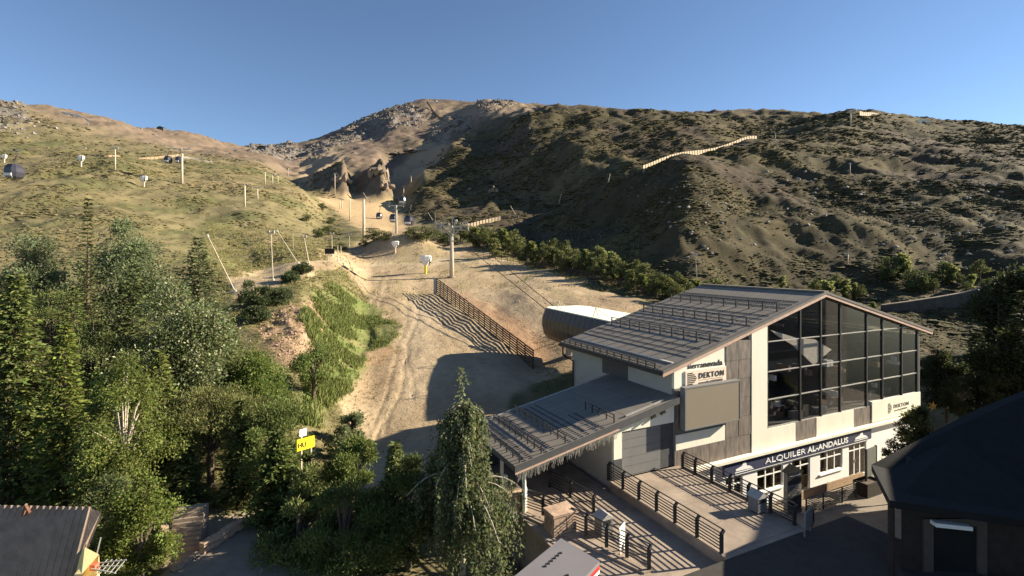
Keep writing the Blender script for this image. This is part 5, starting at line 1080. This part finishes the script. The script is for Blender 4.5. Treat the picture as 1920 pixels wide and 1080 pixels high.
# ---- valley bushes and the tree line right of the piste
LOW = [pine_mesh(4., 1.55, 60, (.082,.09,.038), 16, 110, .05, .42), pine_mesh(4., 1.3, 61, (.092,.098,.042), 14, 110, .03, .42), broad_mesh(4., 1.1, 62, (.105,.115,.045), 16, 130, .03, .34), broad_mesh(4., .9, 63, (.125,.135,.06), 14, 130, .02, .34), pine_mesh(4., 2.1, 64, (.055,.066,.03), 16, 120, .0, .45)]
def low_tree(px, py, hpx, kind, label, group, name='young_tree', cat='tree', wide=1., Y0=60):
    x, Y, z = hit(px, py, Y0); s = hpx*Y/F/4.; me = LOW[kind]
    return plant(name, label, cat, x, Y, me, 4., .1, group, rng.uniform(0, 6.3), (s*wide, s*wide, s), z-.1)
line = [(868,462),(900,476),(940,482),(980,492),(1020,500),(1060,508),(1100,516),(1140,528),(1180,542),(1220,556),(1260,566),(1330,580),(1400,582)]
lx_, ly_ = zip(*line)
for i in range(62):
    px = 866+i*8.6+rng.uniform(-5, 5); row_ = rng.uniform(-16, 4)
    low_tree(px, np.interp(px, lx_, ly_)+row_, rng.uniform(30, 48)+.010*(px-866), [0,1,0,2,1,0][i % 6], '%s tree from left in the row %s' % (ORD[i % 9], ('starting at the main pylon','above the right verge of the piste','above the dark rail fence','below the tall poplar shoots','behind the lift station roof','above the left end of the lodge ridge','along the lodge ridge')[i//9]), 'trees in the row right of the piste', wide=rng.uniform(.8, 1.15))
for px, py, hp, kd, lb in ((1126,510,52,3,'tallest pale poplar shoot in the tree row'),(1150,518,50,3,'pale poplar shoot right of the tallest one'),(1185,533,44,3,'slim poplar shoot between the row and the lodge ridge'),(1550,572,50,3,'pale feathery tree right behind the roof apex'),(1585,560,40,3,'smaller feathery tree right of the roof apex'),(1395,562,30,3,'small whitish tree at the upper roof edge')): low_tree(px, py, hp, kd, lb, None)
for px, py, hp, lb in ((700,452,24,'dark bush beside the base of the bare tapered pylon'),(722,452,20,'dark bush between the bare pylon and the mound'),(775,450,26,'dark bush directly behind the mound right of the pylon'),(800,452,28,'dark bush behind the right shoulder of the mound'),(820,456,24,'dark bush left of the main pylon head'),(840,460,24,'dark bush under the main pylon head'),(682,462,14,'low round bush at the foot of the bare tapered pylon'),(598,446,18,'round dark bush on the green slope left of the valley'),(615,440,18,'round bush on the green slope right of the other'),(575,415,14,'small bush high on the green slope'),(620,420,13,'small bush beside the track edge up the valley'),(640,470,16,'bush behind the two bare stakes'),(604,392,12,'small bush at the edge of the left spur')): low_tree(px, py, hp, 4, lb, None, 'juniper_bush', 'bush', 1.5)
for i in range(14):
    px = 1430+i*15+rng.uniform(0,12); low_tree(px, rng.uniform(540, 585), rng.uniform(20, 38), [0, 2, 3][i % 3], '%s young tree from the left on the slope behind the lodge roof' % ORD[i], 'young trees behind the lodge', wide=rng.uniform(.8,1.2))
for i in range(16):
    px = 1650+i*15+rng.uniform(0,13); low_tree(px, rng.uniform(520, 560), rng.uniform(24, 52), [0, 4, 3][i % 3], '%s scrubby tree from the left beside the dark road' % ORD[i], 'trees beside the road on the right', wide=rng.uniform(.8,1.2))
# dark trees right of the lodge; unseen ones added beyond the frame to shade this corner
DKM = [conifer_mesh(12., 2.9, 70, (.03,.036,.018), 26, 8, 9, droop=.25, leaf=.7), broad_mesh(12., 3.2, 71, (.03,.036,.016), 30, 200, .1, .42), pine_mesh(12., 3.0, 72, (.028,.034,.016), 30, 180, .1, .55)]  # leaf tints set very dark: the shade on these trees is in the colour
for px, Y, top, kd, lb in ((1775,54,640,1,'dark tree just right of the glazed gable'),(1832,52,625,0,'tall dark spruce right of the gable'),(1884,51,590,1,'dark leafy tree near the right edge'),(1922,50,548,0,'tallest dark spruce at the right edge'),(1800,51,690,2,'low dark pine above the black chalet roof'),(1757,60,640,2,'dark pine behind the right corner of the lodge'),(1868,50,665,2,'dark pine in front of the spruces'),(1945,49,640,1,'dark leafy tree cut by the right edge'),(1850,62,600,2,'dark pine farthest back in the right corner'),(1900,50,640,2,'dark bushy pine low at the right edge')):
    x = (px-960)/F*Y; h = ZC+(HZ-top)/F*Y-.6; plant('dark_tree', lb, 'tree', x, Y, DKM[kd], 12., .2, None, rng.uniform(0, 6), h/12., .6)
for i, (x, y, s) in enumerate(((64,59,1.6),(68,62,1.8),(73,65,1.8),(78,69,1.9),(62,63,1.5),(82,73,1.9),(58,60,1.2))): plant('dark_tree', '%s unseen tree added for shade beyond the right edge, counting from the lodge' % ORD[i], 'tree', x, y, DKM[i % 3], 12., .2, 'unseen shade trees beyond the right edge', i, s, .6)
# leafy shrub and orange flower at the lodge corner
x = (1716-960)/F*34.5
plant('leafy_shrub', 'tall thin-leaved shrub in front of the shop wall at the right corner of the lodge', 'shrub', x, 34.5, broad_mesh(7.2, 1.3, 80, (.07,.075,.035), 26, 150, .3, .34, tipw=.35, up=.3), 7.6, .06, None, 0, 1., .98)
plant('leafy_shrub', 'lower thin-leaved shrub left of the tall one by the shop wall', 'shrub', (1682-960)/F*35, 35, broad_mesh(5., 1.0, 81, (.075,.075,.05), 16, 120, .2, .3, tipw=.3, up=.3), 5., .05, None, 0, 1., .98)
fp = at(1747, 761, 30); fl = empty('orange_lily', fp-(0,0,2.2), 'orange six-petalled flower on a dark stem beside the right corner of the lodge', 'flower')
MB().tube([(0,.1,-2),(.05,.05,1.),(0,0,2.2)], .03, 6).build('stem', BARK, fl)
for k in range(6):
    a = k*pi/3+.3; MB().add([(0,0,2.2),(.14*cos(a-.5),-.08,2.2+.14*sin(a-.5)),(.32*cos(a),-.02,2.2+.32*sin(a)),(.14*cos(a+.5),-.08,2.2+.14*sin(a+.5)),(.1*cos(a),-.02,2.2+.1*sin(a))], [(0,1,4),(1,2,4),(2,3,4),(3,0,4)]).build('petal', mat('petal_orange', (.85,.36,.06), .6, .15, 8), fl)
# ------------------------------------------------------------------ scattered ground cover (geometry nodes, one object each)
def scatter(name, pts, rot, scl, meshes):
    me = bpy.data.meshes.new(name); n_ = len(pts); me.vertices.add(n_); me.vertices.foreach_set('co', np.asarray(pts, np.float32).ravel())
    a = me.attributes.new('rot', 'FLOAT_VECTOR', 'POINT'); a.data.foreach_set('vector', np.asarray(rot, np.float32).ravel())
    a = me.attributes.new('scl', 'FLOAT_VECTOR', 'POINT'); a.data.foreach_set('vector', np.asarray(scl, np.float32).ravel())
    a = me.attributes.new('pick', 'INT', 'POINT'); a.data.foreach_set('value', (np.arange(n_) % len(meshes)).astype(np.int32))
    ob = link(bpy.data.objects.new(name, me)); ng = bpy.data.node_groups.new(name, 'GeometryNodeTree')
    ng.interface.new_socket('Geometry', in_out='INPUT', socket_type='NodeSocketGeometry'); ng.interface.new_socket('Geometry', in_out='OUTPUT', socket_type='NodeSocketGeometry')
    n = ng.nodes; l = ng.links; gi = n.new('NodeGroupInput'); go = n.new('NodeGroupOutput'); ip = n.new('GeometryNodeInstanceOnPoints'); jn = n.new('GeometryNodeJoinGeometry')
    for m_ in reversed(meshes):
        src = bpy.data.objects.new(name+'_piece', m_); oi = n.new('GeometryNodeObjectInfo'); oi.inputs['Object'].default_value = src; oi.inputs['As Instance'].default_value = True
        l.new(oi.outputs['Geometry'], jn.inputs[0])
    l.new(gi.outputs[0], ip.inputs['Points']); l.new(jn.outputs[0], ip.inputs['Instance']); ip.inputs['Pick Instance'].default_value = True
    for at_, ty, sk in (('rot', 'FLOAT_VECTOR', 'Rotation'), ('scl', 'FLOAT_VECTOR', 'Scale'), ('pick', 'INT', 'Instance Index')):
        na = n.new('GeometryNodeInputNamedAttribute'); na.data_type = ty; na.inputs[0].default_value = at_; l.new(na.outputs[0], ip.inputs[sk])
    l.new(ip.outputs[0], go.inputs[0]); md = ob.modifiers.new('scatter', 'NODES'); md.node_group = ng; return tag(ob, kind='stuff')
def sample(n_, pxr, Yr, dens, powr=1.):                      # ground points, spread evenly in direction and log distance, kept with probability dens(px,row,Y,j,i)
    px = rng.uniform(*pxr, n_); L = rng.uniform(math.log(Yr[0]), math.log(Yr[1]), n_)
    u = (px-PXG[0])/(PXG[1]-PXG[0]); v = (L-LG[0])/(LG[1]-LG[0]); i = u.astype(int); j = v.astype(int); a = u-i; b_ = v-j
    bil = lambda A: (A[j,i]*(1-a)+A[j,i+1]*a)*(1-b_)+(A[j+1,i]*(1-a)+A[j+1,i+1]*a)*b_
    Y = np.exp(L); z = bil(ZZ); x = (px-960)/F*Y; keep = rng.random(n_) < dens(px, HZ+F*(ZC-z)/Y, Y, bil, x)
    return x[keep], Y[keep], z[keep], px[keep], bil(piste)[keep]
def clump_mesh(seed, m, leafy=False):
    me = rock_mesh('scrub_clump', seed, 1, 1, .62, 2, m); v = np.zeros(len(me.vertices)*3, np.float32); me.vertices.foreach_get('co', v); v = v.reshape(-1, 3)
    g = np.random.default_rng(seed); v *= 1+g.normal(size=(len(v), 1))*.16; v[:, 2] = v[:, 2]+.15; me.vertices.foreach_set('co', v.ravel()); return me
SCR = instmat('scrub_leaves', [(.062,.057,.028),(.09,.08,.038),(.08,.076,.035),(.115,.097,.048)], .95, 3)
SCRL = instmat('straw_scrub_leaves', [(.13,.11,.05),(.19,.155,.075),(.085,.085,.036),(.24,.19,.10)], .95, 3)
STO = instmat('loose_stones', [(.30,.25,.19),(.40,.33,.25),(.24,.20,.16)], .95, 3)
def pat(x, y, s): return fbm(x/s, y/s, 3)
x, y, z, px, pi_ = sample(190000, (760, 2300), (70, 620), lambda px, r, Y, b_, x: np.clip(b_(hillr)*1.2-.15, 0, 1)*np.clip(.5+1.9*pat(x, Y, 22)+1.2*pat(x+90, Y, 6), .04, 1)*(Y < 520))
s = (.0015*y+.12)*np.exp(rng.normal(size=len(x))*.5); s = np.minimum(s, 1.9)
scatter('hillside_scrub', np.stack([x, y, z-.12*s], 1), np.stack([np.zeros(len(x)), np.zeros(len(x)), rng.uniform(0, 6.3, len(x))], 1), np.stack([s*rng.uniform(.8,1.7,len(x)), s, s*rng.uniform(.3,.55,len(x))], 1), [clump_mesh(400+i, SCR) for i in range(4)])
x, y, z, px, pi_ = sample(60000, (-650, 640), (72, 430), lambda px, r, Y, b_, x: np.clip(1-b_(piste)*1.3, 0, 1)*np.clip(.38+1.7*pat(x, Y, 16), .03, 1))
s = np.minimum((.0022*y+.14), 1.1)*rng.uniform(.4, 1.5, len(x))
scatter('dry_grass_clumps', np.stack([x, y, z-.15*s], 1), np.stack([np.zeros(len(x)), np.zeros(len(x)), rng.uniform(0, 6.3, len(x))], 1), np.stack([s*rng.uniform(.8,2.0,len(x)), s, s*rng.uniform(.35,.6,len(x))], 1), [clump_mesh(420+i, SCRL) for i in range(4)])
# grass blades in the green strip and along the verges
def tuft_mesh(seed, m, n_=9, h=1.):
    g = np.random.default_rng(seed); V = []; Fc = []
    for k in range(n_):
        a = g.uniform(0, 6.3); b0 = np.array([cos(a), sin(a), 0])*g.uniform(0, .35); d = np.array([cos(a), sin(a), 0])*g.uniform(.1, .5); s_ = np.array([-sin(a), cos(a), 0])*.045; hh = h*g.uniform(.6, 1.1); i0 = len(V)
        V += [b0-s_, b0+s_, b0+d*.4+(0,0,hh*.65)+s_*.7, b0+d*.4+(0,0,hh*.65)-s_*.7, b0+d+(0,0,hh)]; Fc += [(i0,i0+1,i0+2,i0+3), (i0+3,i0+2,i0+4)]
    mb = MB(); mb.add(V, Fc); return mb.mesh('grass_tuft', m)
GRS = instmat('green_grass_blades', [(.12,.165,.042),(.16,.195,.055),(.24,.24,.09),(.14,.175,.045)], .8, 2); GRD = instmat('dry_grass_blades', [(.30,.25,.10),(.22,.2,.08),(.16,.17,.055)], .85, 2)
x, y, z, px, pi_ = sample(90000, (520, 780), (34, 96), lambda px, r, Y, b_, x: np.clip(b_(stripe)*1.1, 0, 1)*np.clip(.45+2.2*pat(x, Y, 4.), .03, 1))
s = rng.uniform(.2, .5, len(x))*(1+.8*sstep(680, 600, px)); scatter('green_grass', np.stack([x, y, z-.03], 1), np.stack([rng.normal(size=len(x))*.15, rng.normal(size=len(x))*.15, rng.uniform(0, 6.3, len(x))], 1), np.stack([s, s, s*rng.uniform(.7,1.3,len(x))], 1), [tuft_mesh(i, GRS) for i in range(4)])
x, y, z, px, pi_ = sample(90000, (380, 1200), (28, 150), lambda px, r, Y, b_, x: np.where(b_(piste) > .5, .015+.22*np.clip(pat(x, Y, 5)*2-.2, 0, 1), .55)*(((px < 760) | (Y > 95)) & (b_(stripe) < .4) | ((px > 1000) & (Y > 44) & (Y < 75))))
s = rng.uniform(.15, .42, len(x))*np.clip(y/70, .7, 1.6); scatter('dry_grass', np.stack([x, y, z-.03], 1), np.stack([rng.normal(size=len(x))*.2, rng.normal(size=len(x))*.2, rng.uniform(0, 6.3, len(x))], 1), np.stack([s, s, s], 1), [tuft_mesh(10+i, GRD) for i in range(4)])
x, y, z, px, pi_ = sample(11000, (560, 1250), (34, 150), lambda px, r, Y, b_, x: b_(piste)*np.clip(.2+pat(x, Y, 6), .05, 1))
s = rng.uniform(.03, .13, len(x))*np.clip(y/60, .7, 1.6); scatter('loose_stones', np.stack([x, y, z], 1), rng.uniform(0, 6.3, (len(x), 3)), np.stack([s, s, s*.6], 1), [rock_mesh('stone', 500+i, 1, .8, .6, 1, STO) for i in range(3)])
x, y, z, px, pi_ = sample(38000, (-40, 1010), (330, 1400), lambda px, r, Y, b_, x: np.clip(b_(crag)*.9+.02, 0, 1))
s = .0019*y*np.exp(rng.normal(size=len(x))*.5); CRG = instmat('crag_stones', [(.13,.115,.10),(.19,.165,.14),(.09,.077,.068)], .95, 2)
scatter('crag_stones', np.stack([x, y, z], 1), rng.uniform(0, 6.3, (len(x), 3)), np.stack([s, s, s*.9], 1), [rock_mesh('stone', 520+i, 1, .8, .8, 1, CRG) for i in range(3)])
x, y, z, px, pi_ = sample(9000, (960, 2200), (95, 560), lambda px, r, Y, b_, x: np.clip(b_(hillr), 0, 1)*np.clip(2.2*pat(x+300, Y, 34)-.15, 0, 1))
s = .0016*y*rng.uniform(.4, 1.4, len(x))+.1; scatter('hillside_stones', np.stack([x, y, z+.05*s], 1), rng.uniform(0, 6.3, (len(x), 3)), np.stack([s, s, s*.8], 1), [rock_mesh('stone', 540+i, 1, .8, .8, 1, CRG) for i in range(3)])
# ------------------------------------------------------------------ steps and path lower left
def gpt(px, py, z): Y = (ZC-z)*F/(py-HZ); return np.array([(px-960)/F*Y, Y, z])
z_p = 4.25
pts_ = [gpt(318,1068,z_p), gpt(372,1040,z_p), gpt(460,985,z_p), gpt(560,960,z_p), gpt(640,1130,z_p), gpt(300,1130,z_p)]
tag(MB().prism(pts_, (0,0,-1.2)).build('paved_path', ASPH if False else PAVE), kind='structure')
sp_ = empty('stone_steps', (0,0,0), 'flight of worn stone steps climbing under the pines', 'steps')
for k in range(9):
    zz = 4.27+.17*k; l0 = gpt(316+1.2*k, 1030-9*k, zz); r0_ = gpt(374+1.0*k, 1022-9*k, zz); dd = np.array([.0,.42,0])
    MB().prism([l0, r0_, r0_+dd, l0+dd], (0,0,-1.2)).build('step', CONC, sp_)
def kerb(a, b_, h, name, label, n_, m=ROCKR):
    root = empty(name, a, label, 'low wall'); d = (b_-a)/n_
    for k in range(n_):
        for q_ in range(2):
            p = d*k+(0,0,q_*h/2); j = rng.uniform(-.03, .03, 3); MB().bar(p+d*.03+j, p+d*.95+j, .3, h/2-.03).build('stone', m, root)
kerb(gpt(378,1034,4.4), gpt(452,985,4.45), .5, 'stone_wall', 'low stone wall curving right of the steps', 8)
kerb(gpt(312,1060,4.3), gpt(308,980,4.9), .5, 'stone_wall', 'low stone wall left of the steps', 6)
kerb(gpt(322,1070,4.3), gpt(372,1042,4.3), .2, 'kerb_stones', 'row of kerb stones at the foot of the steps', 5, CONC)
bpy.context.view_layer.update()
